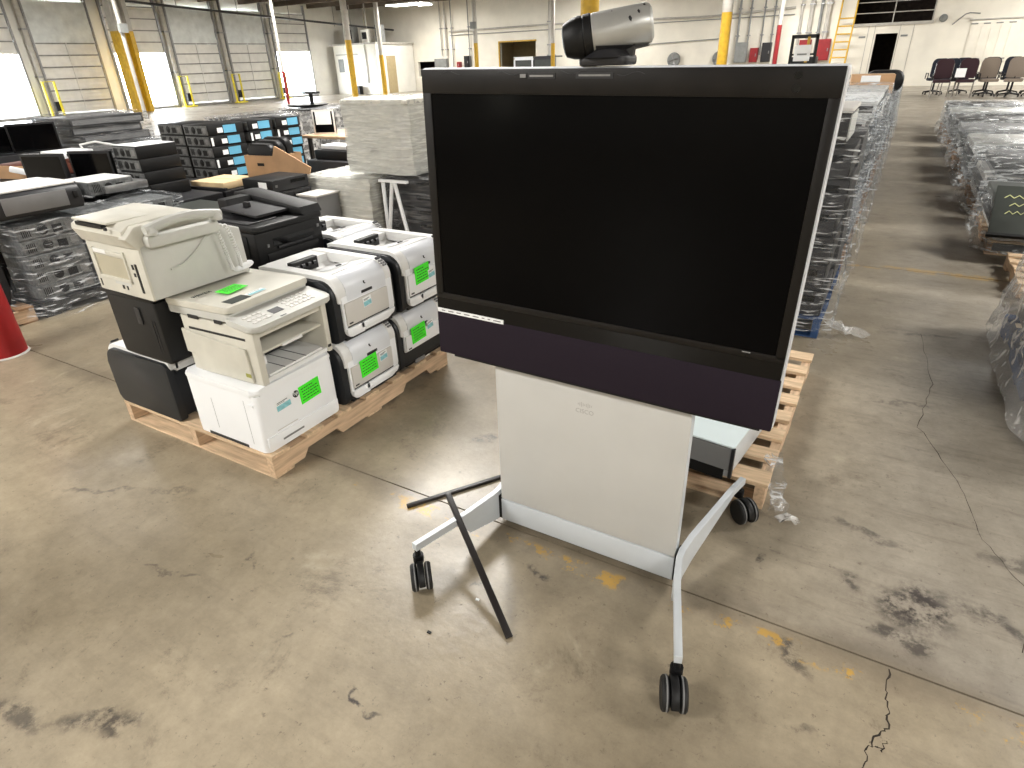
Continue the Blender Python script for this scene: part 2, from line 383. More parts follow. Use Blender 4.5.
for n, (c, st) in enumerate(DOORS):
    d = bpy.data.objects.new('door_%d' % (n + 1), None); C.objects.link(d); d.location = (XD, c, 0); d['kind'] = 'structure'
    zb = DZ0 if st == 'shut' else 2.35
    top = 2.75 if st == 'shut' else DZ1
    ns = int(round((top - zb) / .47)); sh = (top - zb) / ns
    for k in range(ns):
        bm = NB(); z = zb + k * sh
        box(bm, .02, .07, -DW / 2 - .05, DW / 2 + .05, z + .006, z + sh - .006)
        for q in (.33, .66): box(bm, .06, .095, -DW / 2 + .03, DW / 2 - .03, z + sh * q - .012, z + sh * q + .012)
        o = obj('door_panel', bm, 'door', d)
        bm = NB(); box(bm, .07, .12, -DW / 2 + .02, DW / 2 - .02, z + sh - .035, z + sh + .01); obj('strut', bm, 'doorline', o)
    if st == 'shut':
        bm = NB(); N = 16; g = [[bm.verts.new((.10 + .03 * math.sin(j * 1.7 + i * .6) * math.sin(i * .9 + n), -DW / 2 - .05 + (DW + .1) * i / N, 2.70 + (DZ1 + .05 - 2.70) * j / 8)) for i in range(N + 1)] for j in range(9)]
        for j in range(8):
            for i in range(N): bm.faces.new((g[j][i], g[j][i + 1], g[j + 1][i + 1], g[j + 1][i]))
        obj('insulation_cover', bm, 'curtain', d)
        bm = NB(); box(bm, .085, .12, -.03, .03, zb, top); obj('centre_stile', bm, 'door', d)
    for s in (-1, 1):
        bm = NB(); box(bm, .0, .14, s * (DW / 2 + .05) - .04, s * (DW / 2 + .05) + .04, 0, CEIL - .1); obj('door_track', bm, 'metal', d)
    bm = NB(); box(bm, -.2, .25, -DW / 2 - .1, DW / 2 + .1, .0, .1); obj('dock_sill', bm, 'doorline', d)

# back wall with an office corner, a yellow-edged opening, a storeroom with loft and a roll-up door
OP = [(-20.9, -18.55, 0, 2.45), (-1.78, -.95, 0, 2.06), (-2.75, .22, 2.47, 4.1), (-29.1, -28.5, 0, 2.3), (-26.9, -25.5, .8, 1.62), (-27.9, -27.35, .85, 1.76)]
bm = NB(); cur = XD
segs = [(-29.1, -28.5, [(0, 2.3)]), (-27.9, -27.35, [(.85, 1.76)]), (-26.9, -25.5, [(.8, 1.62)]), (-20.9, -18.55, [(0, 2.45)]),
        (-2.75, -1.78, [(2.47, 4.1)]), (-1.78, -.95, [(0, 2.06), (2.47, 4.1)]), (-.95, .22, [(2.47, 4.1)])]
for a, b, hs in segs:
    if a > cur: box(bm, cur, a, YB, YB + .2, 0, CEIL)
    z = 0
    for z0, z1 in hs:
        if z0 > z: box(bm, a, b, YB, YB + .2, z, z0)
        z = z1
    box(bm, a, b, YB, YB + .2, z, CEIL); cur = b
box(bm, cur, XR + .2, YB, YB + .2, 0, CEIL)
wb = struct('wall_back', bm, 'wall')
bm = NB(); box(bm, -22, -17.5, YB + 3.3, YB + 3.4, 0, 3); box(bm, -22, -21.9, YB + .2, YB + 3.4, 0, 3); box(bm, -17.6, -17.5, YB + .2, YB + 3.4, 0, 3); box(bm, -22, -17.5, YB + .2, YB + 3.4, 2.9, 3); obj('room_shell', bm, 'tan', wb)
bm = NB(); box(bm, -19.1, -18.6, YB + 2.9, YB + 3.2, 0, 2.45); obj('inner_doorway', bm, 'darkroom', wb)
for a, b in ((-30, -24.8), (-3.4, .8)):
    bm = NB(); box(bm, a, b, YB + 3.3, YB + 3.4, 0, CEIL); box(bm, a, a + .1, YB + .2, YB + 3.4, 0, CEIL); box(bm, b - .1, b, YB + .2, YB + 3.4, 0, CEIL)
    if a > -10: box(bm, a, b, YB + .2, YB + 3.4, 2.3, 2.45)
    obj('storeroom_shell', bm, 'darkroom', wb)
bm = NB(); box(bm, -20.98, -20.9, YB - .03, YB + .1, 0, 2.5); box(bm, -20.98, -18.5, YB - .03, YB + .02, 2.45, 2.52); obj('yellow_door_frame', bm, 'yellow', wb)
bm = NB(); box(bm, -2.8, .27, YB - .06, YB, 2.36, 2.47); obj('loft_edge_beam', bm, 'pipe', wb)
for x in (-2.75, -2.1, -1.85, -.9, -.4): 
    bm = NB(); box(bm, x - .012, x + .012, YB - .02, YB, .1, 2.36); obj('panel_seam', bm, 'pipe', wb)
for zz in (2.85, 3.25):
    bm = NB(); cyl(bm, (-2.75, YB - .03, zz), (.22, YB - .03, zz), .02, n=6); obj('loft_rail', bm, 'pipe', wb)
for x in (-2.72, -1.25, .2):
    bm = NB(); cyl(bm, (x, YB - .03, 2.45), (x, YB - .03, 4.0), .025, n=6); obj('loft_post', bm, 'pipe', wb)
for x in (-2.3, -.7):
    bm = NB(); box(bm, x - .13, x + .13, YB - .02, YB - .002, 1.92, 1.99); obj('wall_sign', bm, 'cab', wb)
# roll-up door, right of the storeroom
rd = bpy.data.objects.new('door_11', None); C.objects.link(rd); rd.location = (0, YB, 0); rd['kind'] = 'structure'
bm = NB(); box(bm, 1.6, 3.25, -.05, -.001, .9, 2.38); obj('door_leaf', bm, 'wall', rd)
for i in range(5):
    bm = NB(); box(bm, 1.66 + i * .32, 1.93 + i * .32, -.07, -.04, 1.05, 2.2); obj('door_panel', bm, 'wall', rd)
bm = NB(); box(bm, 1.5, 3.4, -.1, -.001, 2.4, 2.44); obj('door_head', bm, 'pipe', rd)
for i in range(4):
    for zz, dx in ((1.0, 0), (2.27, .05)):
        bm = NB(); box(bm, 1.55 + i * .42 + dx, 1.78 + i * .42 + dx, -.08, -.051, zz - .02, zz + .02); obj('hinge_plate', bm, 'cab', rd)
bm = NB(); box(bm, XR, XR + .2, YF, YB, 0, CEIL); struct('wall_right', bm, 'wall')
bm = NB(); box(bm, XD, XR, YF - .2, YF, 0, CEIL); struct('wall_front', bm, 'wall')

# mostly unseen ceiling lamps added to light the hall, enlarged for soft shadows
lm = []
t = thing('added_ceiling_light', 'white panel lamp added under the brown ceiling deck to light the hall softly', 'ceiling light', (LAMPS[0][0], LAMPS[0][1], CEIL - .35), 0, 'added ceiling lamps of the hall')
part('lamp_housing', 'white', t, (-1.22, 1.22, -.47, .47, .0, .06)); part('diffuser', 'lamp', t, (-1.2, 1.2, -.45, .45, -.03, -.001))
bm = NB(); [cyl(bm, (x, 0, .05), (x, 0, .349), .006, n=5) for x in (-1.0, 1.0)]; obj('hanger', bm, 'metal', t)
ld = bpy.data.lights.new('lamp_glow', 'AREA'); ld.shape = 'RECTANGLE'; ld.size = 2.3; ld.size_y = .85; ld.energy = LAMP_W; ld.color = (1, .975, .935)
lo = bpy.data.objects.new('lamp_glow', ld); C.objects.link(lo); lo.parent = t; lo.location = (0, 0, -.04)
for x, y in LAMPS[1:]: dup(t, (x, y, CEIL - .35))
# flood lamp on the wall behind the camera (the round glint in the dark display)
t = thing('wall_lamp', 'small round wall lamp on the wall opposite the display', 'lamp', (-11.3, YF + .02, 1.0))
bm = NB(); lathe(bm, [(0, .05), (.1, .07), (.16, .22), (.2, .24)], (0, 0, 0), (0, 1, 0)); obj('lamp_shade', bm, 'cab', t)
bm = NB(); lathe(bm, [(.19, .2), (.21, .2)], (0, 0, 0), (0, 1, 0)); obj('lamp_face', bm, mat('lit_lamp_face', S(255, 250, 225), .5, emit=((1, .96, .8, 1), 12)), t)

# ------------------------------------------------------------------ far background: posts, pipes, boxes
def post(x, y, r, zy, label, low='yellow', high='pipe', sq=False):
    t = thing('column', label, 'column', (x, y, 0))
    for nm, a, b, m in (('painted_base', 0, zy, low), ('column_shaft', zy, CEIL - .01, high)):
        bm = NB()
        if sq:
            for s in (-1, 1): box(bm, -r, r, s * r - .03 - r * .25, s * r + .03 + r * .25, a, b)
            box(bm, -.03, .03, -r, r, a, b)
        else: cyl(bm, (0, 0, a), (0, 0, b), r, n=12)
        obj(nm, bm, m, t)
    return t
post(-29.6, 17.75, .26, 3.15, 'wide steel column with mustard yellow lower half between the dock doors', sq=True)
post(-26.4, 28, .17, 2.76, 'round column with yellow base in front of the white corner office', low='yellow')
post(-25.95, 30, .13, 2.02, 'slim column with short yellow base at the right edge of the corner office')
t = post(-19.6, 30, .11, 2.37, 'slim column with yellow base and grey box, left of the yellow-edged opening')
part('switch_box', 'cab', t, (-.16, .16, -.2, -.1, 3.0, 3.3))
post(-15.2, 30, .1, 2.2, 'thin column with yellow base just left of the camera on the display')
post(-5.33, 12, .17, 2.9, 'thick yellow column right behind the silver camera', high='yellow')
post(-4.06, 17, .12, 2.38, 'bright yellow column standing behind the top edge of the display')
post(-5.54, 33, .1, 2.55, 'round column with dark red base near the ladder', low='redb')
post(-26, 22.9, .07, 1.4, 'thin pole with dull red base in front of the dock doors', low='redb', high='pipe')
for (x, y, z1, lb) in ((-26, 15.6, 2.0, 'thin grey pole in front of the bright dock opening'),):
    t = thing('pole', lb, 'pole', (x, y, 0)); bm = NB(); cyl(bm, (0, 0, 0), (0, 0, CEIL - .01), .07, n=10); obj('pole_shaft', bm, 'pipe', t)
    part('switch_box', 'cab', t, (.05, .2, -.15, .15, 2.9, 3.2))
# pipes on dock wall posts + yellow guards
for i, (y, nm) in enumerate(((14.55, 'between the left open dock and the first shut door'), (20.6, 'right of the bright middle dock opening'), (23.6, 'between the two rightmost shut dock doors'), (26.65, 'left of the far open dock door'))):
    t = thing('dock_guard', 'yellow steel guard frame ' + nm, 'guard rail', (XD + .62, y, 0))
    bm = NB(); tube(bm, [(0, -.22, 0), (0, -.22, 1.35), (0, .22, 1.35), (0, .22, 0)], .05, 8); obj('guard_tube', bm, 'yellowb', t)
    part('guard_foot', 'yellowb', t, (-.1, .15, -.32, .32, 0, .06)); part('control_box', 'black', t, (-.12, -.02, .02, .2, .25, .6))
    t = thing('downpipe', 'white round downpipe rising ' + nm, 'pipe', (XD + .18, y, 0))
    bm = NB(); cyl(bm, (0, 0, 0), (0, 0, CEIL - .01), .11, n=12); obj('pipe_run', bm, 'pipe', t)
    part('pipe_clamp', 'metal', t, (-.17, .13, -.13, .13, 1.5, 1.56), (-.17, .13, -.13, .13, 3.2, 3.26))
t = thing('overhead_pipe', 'long dark sprinkler pipe sloping along the dock wall', 'pipe', (XD + 1.2, 0, 0))
bm = NB(); cyl(bm, (0, 17, 4.35), (1.6, 34, 3.4), .05, n=8); obj('pipe_run', bm, 'dmetal', t)
bm = NB(); [cyl(bm, (.09 * k, 17.5 + k * 3.2, 4.3 - k * .18), (.09 * k, 17.5 + k * 3.2, CEIL - .01), .012, n=5) for k in range(5)]; obj('hanger_rod', bm, 'dmetal', t)

# white corner office box with mezzanine clutter
t = thing('corner_office', 'white box office built in the corner beside the far dock door', 'office', (-28.9, 31.0, 0))
part('office_wall', 'wallw', t, (-1.6, 1.75, 0, 3.4, 0, 2.62)); part('office_roof', 'pipe', t, (-1.7, 1.85, -.1, 3.42, 2.62, 2.70))
part('office_door', 'tan', t, (1.7, 1.78, .8, 1.6, 0, 2.0)); part('notice', 'cab', t, (-1.3, -.9, -.03, -.001, 1.2, 1.9))
part('wall_pipe', 'pipe', t, (.9, .95, -.06, -.01, .6, 2.6), (-1.4, .3, -.06, -.01, 2.1, 2.16)); part('black_bin', 'black', t, (.2, .45, -.4, -.1, 0, .45))
for (x, w_, h_, mm, lb) in ((-29.6, .6, .9, 'cab', 'grey machine on the roof of the corner office'), (-28.4, .5, .7, 'wallw', 'white ventilation box on the roof of the corner office'), (-27.4, .35, .9, 'cab', 'tall narrow grey unit on the office roof edge')):
    t = thing('roof_unit', lb, 'roof unit', (x, 31.8, 2.70))
    part('unit_case', mm, t, (-w_ / 2, w_ / 2, -.25, .25, 0, h_), r=.03); part('unit_grille', 'black', t, (-w_ / 3, w_ / 3, -.27, -.25, h_ * .3, h_ * .8))
    bm = NB(); cyl(bm, (0, 0, h_), (0, 0, CEIL - 2.70 - .01), .04, n=8); obj('unit_duct', bm, 'pipe', t)
# back-wall pipe runs
for i, (x, r, m, lb) in enumerate(((-24.9, .035, 'pipe', 'thin riser pipe above the left grey cabinet'), (-24.55, .05, 'pipe', 'second riser pipe above the left grey cabinet'), (-24.1, .03, 'cab', 'dark thin conduit beside the left riser pipes'),
     (-22.9, .03, 'cab', 'thin conduit on the wall left of the slim yellow-based column'), (-17.55, .12, 'pipe', 'thick grey riser pipe right of the yellow-edged opening'), (-7.6, .05, 'cab', 'leftmost riser over the grey panel'),
     (-7.1, .04, 'cab', 'second riser over the grey panel'), (-6.5, .035, 'cab', 'thin riser over the small red box'), (-6.05, .035, 'cab', 'thin conduit just left of the red-based column'),
     (-4.9, .06, 'pipe', 'pale riser right of the red-based column'), (-4.5, .09, 'pipe', 'thick pale riser behind the black lift truck'), (-4.1, .06, 'cab', 'grey riser behind the black lift truck'), (-3.8, .1, 'pipe', 'wide pale riser left of the yellow ladder'))):
    t = thing('riser_pipe', lb, 'pipe', (x, YB - .15, 0)); z0 = (1.9 if i < 2 else 1.3 if i < 4 else .0 if i == 4 else 1.4)
    bm = NB(); cyl(bm, (0, 0, z0), (0, 0, CEIL - .01), r, n=8); obj('pipe_run', bm, m, t)
    bm = NB(); [box(bm, -r - .03, r + .03, -r, .149, z, z + .05) for z in (2.2, 3.3)]; obj('pipe_clip', bm, 'metal', t)
for i, (pts, m, lb) in enumerate((([(-24.3, YB - .12, 3.15), (-17.5, YB - .12, 3.2), (-9, YB - .12, 3.1), (-5.2, YB - .12, 3.25)], 'pipe', 'upper horizontal pipe along the back wall'),
     ([(-24.3, YB - .07, 2.95), (-17, YB - .07, 2.95), (-5.2, YB - .07, 2.98)], 'cab', 'lower horizontal conduit along the back wall'),
     ([(-15, YB - .07, 1.95), (-8.3, YB - .07, 2.15)], 'cab', 'thin conduit on the wall right of the silver camera'))):
    bm = NB(); tube(bm, pts, .045 if i == 0 else .02, 6); tag(obj('wall_conduit', bm, m), lb, 'pipe')
for i, (x, w_, z0, z1, m, lb) in enumerate(((-25.0, .9, 1.0, 1.75, 'cab', 'wide grey electrical cabinet above the left end of the display'), (-23.1, .35, 1.2, 1.85, 'black', 'small black cabinet hung left of the slim column'),
     (-23.7, .2, 1.2, 1.55, 'redb', 'tiny red alarm box beside the small black cabinet'), (-17.5, .45, 1.1, 1.75, 'cab', 'grey valve box at the foot of the thick riser pipe'),
     (-7.35, .55, 1.1, 1.95, 'cab', 'grey electrical panel above the right half of the display'), (-6.75, .35, 1.1, 1.7, 'redb', 'red fire alarm box next to the grey panel'),
     (-6.2, .4, 1.1, 1.9, 'charcoal', 'charcoal panel left of the red-based column'), (-4.55, .5, 1.1, 1.95, 'redb', 'red box behind the left of the black lift truck'),
     (-3.75, .5, 1.1, 1.95, 'redb', 'red box between the black lift truck and the ladder'))):
    t = thing('wall_cabinet', lb, 'cabinet', (x, YB - .001, 0))
    part('cabinet_body', m, t, (-w_ / 2, w_ / 2, -.25, 0, z0, z1), r=.01); part('cabinet_door', m, t, (-w_ / 2 + .03, w_ / 2 - .03, -.27, -.25, z0 + .03, z1 - .03))
    part('door_handle', 'metal', t, (w_ / 2 - .09, w_ / 2 - .05, -.29, -.27, (z0 + z1) / 2 - .06, (z0 + z1) / 2 + .06))
for (x, lb) in ((-10.6, 'round wall fan just right of the silver camera'), (-8.35, 'round wall fan behind the bright yellow column')):
    t = thing('wall_fan', lb, 'fan', (x, YB - .001, 1.3))
    bm = NB(); lathe(bm, [(0, .3), (.12, .34), (.18, .3)], (0, 0, 0), (0, -1, 0), 18); obj('fan_housing', bm, 'cab', t)
    bm = NB(); [cyl(bm, (0, -.19, 0), (.27 * math.cos(a), -.19, .27 * math.sin(a)), .02, .07, n=6) for a in (0.3, 1.87, 3.44, 5.0)]; obj('fan_blade', bm, 'metal', t)
# ladder
t = thing('ladder', 'yellow fixed ladder leading up to the dark storage loft', 'ladder', (-3.0, YB - 1.0, 0))
for s in (-1, 1):
    bm = NB(); tube(bm, [(s * .3, -.5, 0), (s * .3, .6, 2.7), (s * .3, .75, 3.6)], .035, 8); obj('ladder_rail', bm, 'yellow', t)
for k in range(9):
    bm = NB(); z = .3 + k * .3; cyl(bm, (-.3, -.5 + z / 2.7 * 1.1, z), (.3, -.5 + z / 2.7 * 1.1, z), .028, n=6); obj('rung', bm, 'yellow', t)
# lift truck with paper sign
t = thing('lift_truck', 'black pallet lift truck with a white paper sign behind the display top', 'lift truck', (-4.0, 30, 0))
part('mast', 'black', t, (-.5, -.4, -.05, .05, .1, 2.05), (.4, .5, -.05, .05, .1, 2.05), (-.5, .5, -.05, .05, 1.95, 2.08), (-.5, .5, -.04, .04, 1.35, 1.42))
part('truck_body', 'charcoal', t, (-.5, .5, .1, .9, .1, 1.3), r=.05); part('mast_channel', 'yellow', t, (.1, .2, -.1, .0, 1.1, 2.0))
part('paper_sign', 'label', t, (-.32, .28, -.14, -.12, 1.15, 1.72)); part('sign_print', 'cab', t, (-.2, .16, -.145, -.1405, 1.36, 1.42))
bm = NB(); [cyl(bm, (x - .05, y, .1), (x + .05, y, .1), .1, n=10) for x in (-.4, .4) for y in (.1, .75)]; obj('wheel', bm, 'rubber', t)
# golf carts seen as two white canopies
for (x, y, m, lb) in ((-17.9, 32.4, 'white2', 'white cart cab standing in the yellow-edged opening'), (-16.4, 31.8, 'charcoal', 'dark-topped cart beside the white cart cab')):
    t = thing('utility_cart', lb, 'cart', (x, y, 0))
    bm = NB(); prism(bm, rrect(-.6, .6, 1.0, 1.65, (.02, .02, .2, .2)), 1, -.5, -.44); M_ = obj('cab_frame', bm, m, t)
    part('cab_window', 'slate', t, (-.48, .48, -.52, -.501, 1.12, 1.52)); part('cart_body', 'white2', t, (-.6, .6, -.5, .6, .2, 1.0), r=.06); part('roof', m, t, (-.6, .6, -.5, .5, 1.62, 1.68), r=.02)
    bm = NB(); [cyl(bm, (x2 - .06, y2, .2), (x2 + .06, y2, .2), .2, n=12) for x2 in (-.5, .5) for y2 in (-.3, .4)]; obj('wheel', bm, 'rubber', t)
# small things right part of the back wall
t = thing('wall_light', 'grey oval lamp on the pale wall corner beside the loft', 'lamp', (.58, YB - .001, 2.55))
bm = NB(); lathe(bm, [(0, .12), (.12, .15), (.2, .08)], (0, 0, 0), (0, -1, -.2)); obj('lamp_body', bm, 'cab', t)
bm = NB(); tube(bm, [(.95, YB - .06, 2.28), (1.3, YB - .3, 2.62), (1.45, YB - .3, 2.66), (1.8, YB - .3, 2.62)], .022, 6); tag(obj('wall_bracket', bm, 'metal'), 'bent thin metal pipe arm above the roll-up door', 'pipe')
t = thing('strip_light', 'slim fluorescent strip lamp hung high at the far left of the back wall', 'lamp', (-22.6, 30, 4.22))
part('lamp_housing', 'white', t, (-.45, .45, -.06, .06, .0, .05)); part('lamp_tube', 'lamp', t, (-.43, .43, -.03, .03, -.03, -.002))
bm = NB(); [cyl(bm, (x, 0, .05), (x, 0, CEIL - 4.22 - .01), .006, n=5) for x in (-.4, .4)]; obj('hanger', bm, 'metal', t)

# ------------------------------------------------------------------ PALLETS
def pallet(label, x0, y0, lx, ly, h=.115, mt='woodx', ms='wood', nb=7, ax='y', bumpy=.012, group=None, rz=0):
    """stringers run along y (ax='y'); boards across them"""
    t = thing('pallet', label, 'pallet', (x0, y0, 0), rz, group)
    tb = .016; zb = .012
    L_, W_ = (ly, lx) if ax == 'y' else (lx, ly)
    def bx(u0, u1, v0, v1, z0, z1):       # u along stringers, v across
        return (v0, v1, u0, u1, z0, z1) if ax == 'y' else (u0, u1, v0, v1, z0, z1)
    for v in (0, W_ / 2 - .02, W_ - .04):
        n0, n1 = L_ * .13, L_ * .32; m0, m1 = L_ * .68, L_ * .87; zt = h - tb - .0005; zn = zb + .038
        pts = [(0, zb)] + [(n0, zb), (n0 + .03, zn), (n1 - .03, zn), (n1, zb), (m0, zb), (m0 + .03, zn), (m1 - .03, zn), (m1, zb), (L_, zb), (L_, zt), (0, zt)]
        bm = NB(); prism(bm, pts, 0 if ax == 'y' else 1, v + .001, v + .039); obj('stringer', bm, ms, t)
    wd = .095; gap = (L_ - nb * wd) / (nb - 1)
    for k in range(nb):
        u = k * (wd + gap); j = random.uniform(-bumpy, bumpy) if 0 < k < nb - 1 else 0; e = random.uniform(0, bumpy)
        extra = .04 if k in (0, nb - 1) else 0
        part('deck_board', mt, t, bx(u + (-0 if k else 0), u + wd + j * .5, -e, W_ + e * .8, h - tb, h + random.uniform(-.0015, .0)))
    for k in range(3):
        u = k * (L_ - .1) / 2
        part('bottom_board', mt, t, bx(u, u + .1, 0, W_, .0005, zb - .0005))
    return t
PZ = .116
pallet('light wooden pallet carrying the beige and white printers', -3.05, 1.31, 1.07, 1.25)
p2 = pallet('wooden pallet behind the display cart, under the white steel unit', -1.2, 2.06, 1.05, 1.3, nb=8)

# ------------------------------------------------------------------ PRINTERS
def sticker_green(par, x, y, z, w, h, tilt=.0, face='x'):
    """green tag with dark print lines on a +X face"""
    def place(o): o.location = (x, y, z); o.rotation_euler = (tilt, 0, 0) if face == 'x' else (0, 0, tilt)
    bm = NB(); n = 8
    if face == 'x': box(bm, 0, .0012, -w / 2, w / 2, -h / 2, h / 2)
    else: box(bm, -h / 2, h / 2, -w / 2, w / 2, 0, .0012)
    o = obj('green_sticker', bm, 'green', par, 'fluorescent green sticker with dark print'); place(o)
    bm = NB(); rnd = random.Random(int(abs(x * 1e3 + y * 1e4)))
    for k in range(5):
        q = h * (.32 - k * .16); a = -w * .42 + rnd.uniform(0, .1) * w
        while a < w * (.36 if k else .1):
            b = a + w * rnd.uniform(.06, .16)
            if b > w * .44: break
            if face == 'x': box(bm, .0012, .0016, a, b, q - h * .022, q + h * .022)
            else: box(bm, -q - h * .022, -q + h * .022, a, b, .0012, .0016)
            a = b + w * .03
    obj('print', bm, 'ink', o)
    return o
def asset_label(par, x, y, z, w=.05, h=.04, tilt=0.0, face='x', low=.5):
    bm = NB()
    if face == 'x': box(bm, 0, .001, -w / 2, w / 2, -h / 2, h / 2)
    else: box(bm, -h / 2, h / 2, -w / 2, w / 2, 0, .001)
    o = obj('asset_label', bm, 'label', par); o.location = (x, y, z); o.rotation_euler = (tilt, 0, 0) if face == 'x' else (0, 0, tilt)
    bm = NB()
    if face == 'x': box(bm, .001, .0014, -w * .46, w * .46, -h * .45, h * (low - .45))
    else: box(bm, h * (.45 - low), h * .45, -w * .46, w * .46, .001, .0014)
    obj('label_print', bm, 'cyan', o)
    bm = NB()
    if face == 'x': box(bm, .001, .0014, -w * .4, w * .3, h * .26, h * .32); box(bm, .001, .0014, -w * .4, w * .1, h * .15, h * .19)
    else: box(bm, -h * .32, -h * .26, -w * .4, w * .3, .001, .0014)
    obj('label_text', bm, 'ink', o)
    return o

def colour_printer(label, loc, rz=0, d=.50, wd=.40, h=.305, sticker=None, alabel=(.06, .19), panel='pearl', open_front=False, dark_all=False):
    """cube-shaped laser printer; front faces local +X, origin at the front-left-bottom corner, y to the right"""
    t = thing('laser_printer', label, 'printer', loc, rz)
    R = .075
    # white shell profile in XZ (front at x=0, rear at -d)
    def prof(x0, x1, z0, z1, rf, rb): return rrect(x0, x1, z0, z1, (rb * .4, rf * .35, rf, rb), 6)
    bm = NB(); prism(bm, prof(-d + .01, -.016, .012, h - .06, R * .5, .03), 1, .035, wd - .035); obj('chassis', bm, 'navy', t)
    for y0, y1 in ((0, .036), (wd - .036, wd)):
        bm = NB(); prism(bm, prof(-d, -.014, 0.0, h - .016, R * 1.05, .03), 1, y0, y1, r=.006); obj('side_panel', bm, 'navy', t)
    # top shell, a shallow tray with rim
    bm = NB(); zt = h - .03
    top = [(-d + .0, zt - .02), (-d + .0, h - .006), (-d + .03, h), (-d + .10, h + .002), (-R - .02, h + .002)] + [(-R - .01 + math.sin(a) * (R + .006), h - R - .004 + math.cos(a) * (R + .006)) for a in (0, .3, .6, .9, 1.2, 1.5)] + [(-.006, h - R - .04), (-.03, h - R - .04), (-.04, h - R), (-.1, zt - .01)]
    prism(bm, top, 1, .022, .075, r=.004); obj('top_rim', bm, 'white', t)
    bm = NB(); prism(bm, top, 1, wd - .065, wd - .018, r=.004); obj('top_rim', bm, 'white', t)
    bm = NB(); prism(bm, [(-d + .0, zt - .03), (-d + .0, h - .004), (-d + .13, h - .004), (-d + .13, h - .04), (-d + .2, zt - .045)], 1, .07, wd - .05); obj('rear_cover', bm, 'white', t)
    bm = NB(); prism(bm, [(-d + .13, zt - .042), (-d + .13, zt - .03), (-d + .2, zt - .02), (-R - .05, h - .004), (-R - .0, h + .001), (-R + .0, zt - .02)], 1, .072, wd - .062); tr = obj('output_tray', bm, 'white', t)
    bm = NB(); prism(bm, [(-d + .22, zt - .0125), (-d + .22, zt - .0095), (-R - .07, h - .004 + .0015), (-R - .07, h - .0085)], 1, .14, wd - .14, r=.002); obj('tray_flap', bm, 'white2', tr)
    part('finger_slot', 'black', tr, (-R - .085, -R - .072, wd * .5 - .015, wd * .5 + .012, h - .005, h + .0005))
    # black paper exit
    ex = part('paper_exit', 'black', t, (-d + .135, -d + .168, .08, .24, h - .045, h + .014), r=.004)
    bm = NB()
    for k in range(4): cyl(bm, (-d + .172, .095 + k * .036, h - .012), (-d + .172, .115 + k * .036, h - .012), .009, n=8)
    obj('roller', bm, 'charcoal', ex)
    # front: upper cover, door, frame, drawer
    zf = h - R - .045
    bm = NB(); pts = [(-R - .006 + math.sin(a) * (R + .004), h - R - .004 + math.cos(a) * (R + .003)) for a in (.12, .4, .7, 1.0, 1.3, 1.55)] + [(-.004, zf + .002), (-.02, zf + .002), (-R, h - R)]
    prism(bm, pts, 1, .074, wd - .062, r=.002); uc = obj('upper_cover', bm, 'silverwhite', t)
    part('latch', 'charcoal', uc, (-.006, .0, wd * .42, wd * .6, zf + .012, zf + .026), r=.003)
    bm = NB(); box(bm, -.014, -.001, wd * .475, wd * .487, zf + .055, zf + .066); box(bm, -.014, -.0005, wd * .485, wd * .5, zf + .052, zf + .056); obj('emblem', bm, 'charcoal', uc)
    if not open_front:
        bm = NB(); prism(bm, rrect(.038, wd - .02, .02, zf + .03, (.035, .06, .0, .0), 6), 0, -.016, -.004, r=.003); obj('front_frame', bm, 'white2', t)
        bm = NB(); prism(bm, rrect(.05, wd - .064, .075, zf - .002, (.006, .012, .004, .004), 4), 0, -.008, .003, r=.002); dr = obj('front_door', bm, panel, t)
        part('door_gap', 'charcoal', dr, (-.002, .0015, .052, wd - .066, .069, .0745))
        part('model_badge', 'charcoal', dr, (.003, .0038, .06, .084, .083, .09))
        bm = NB(); prism(bm, rrect(.04, .15, .022, .066, (.025, .004, .0, .0), 5), 0, -.006, .006, r=.003); prism(bm, rrect(.13, wd - .03, .038, .066, (.0, .022, .0, .0), 5), 0, -.006, .006, r=.003); obj('paper_drawer', bm, 'white2', t)
        part('base', 'navy', t, (-d + .04, -.02, .05, wd - .03, .0, .022))
    else:
        bm = NB(); prism(bm, rrect(.04, wd - .02, .095, zf + .03, (.006, .006, .0, .0), 4), 0, -.016, -.004, r=.003); obj('front_frame', bm, 'white2', t)
        bm = NB(); prism(bm, rrect(.046, wd - .06, .1, zf - .002, .004, 3), 0, -.008, .003, r=.002); dr = obj('front_door', bm, 'white2', t)
        part('model_badge', 'charcoal', dr, (.003, .0038, .06, .084, .106, .113))
        part('tray_opening', 'black', t, (-.3, -.018, .05, wd - .03, .006, .09)); part('drawer_side', 'white2', t, (-.2, -.002, wd - .04, wd - .022, .0, .094)); part('paper_guide', 'grey', t, (-.15, -.012, .12, .2, .0, .02))
    # control buttons on the right of the top curve
    a = .62; c = (-R - .006 + math.sin(a) * (R + .009), h - R - .004 + math.cos(a) * (R + .009))
    T = Matrix.Translation((c[0], wd - .042, c[1])) @ Matrix.Rotation(a, 4, 'Y')
    cp = part('control_display', 'charcoal', t, (-.03, -.018, -.018, .016, -.004, .003), T=T)
    bm = NB(); [box(bm, -.008 + i * .014, .0 + i * .014, -.014 + j * .016, -.004 + j * .016, -.003, .0035, T) for i in range(3) for j in range(2)]; obj('button', bm, 'grey', cp)
    if sticker: sticker_green(t, .0035, sticker[0], sticker[1] + .008, .118, .09, sticker[2] if len(sticker) > 2 else 0)
    if alabel: asset_label(t, .0042, alabel[0], alabel[1], .055, .045, .08)
    return t
M['silverwhite'] = mat('silver_white_cover_plastic', S(218, 221, 226), .35, var=.02)
FXX = -1.98
colour_printer('white and pearl-grey laser printer atop the middle stack, without a green sticker', (FXX, 1.80, .424), 0, alabel=(.19, .155))
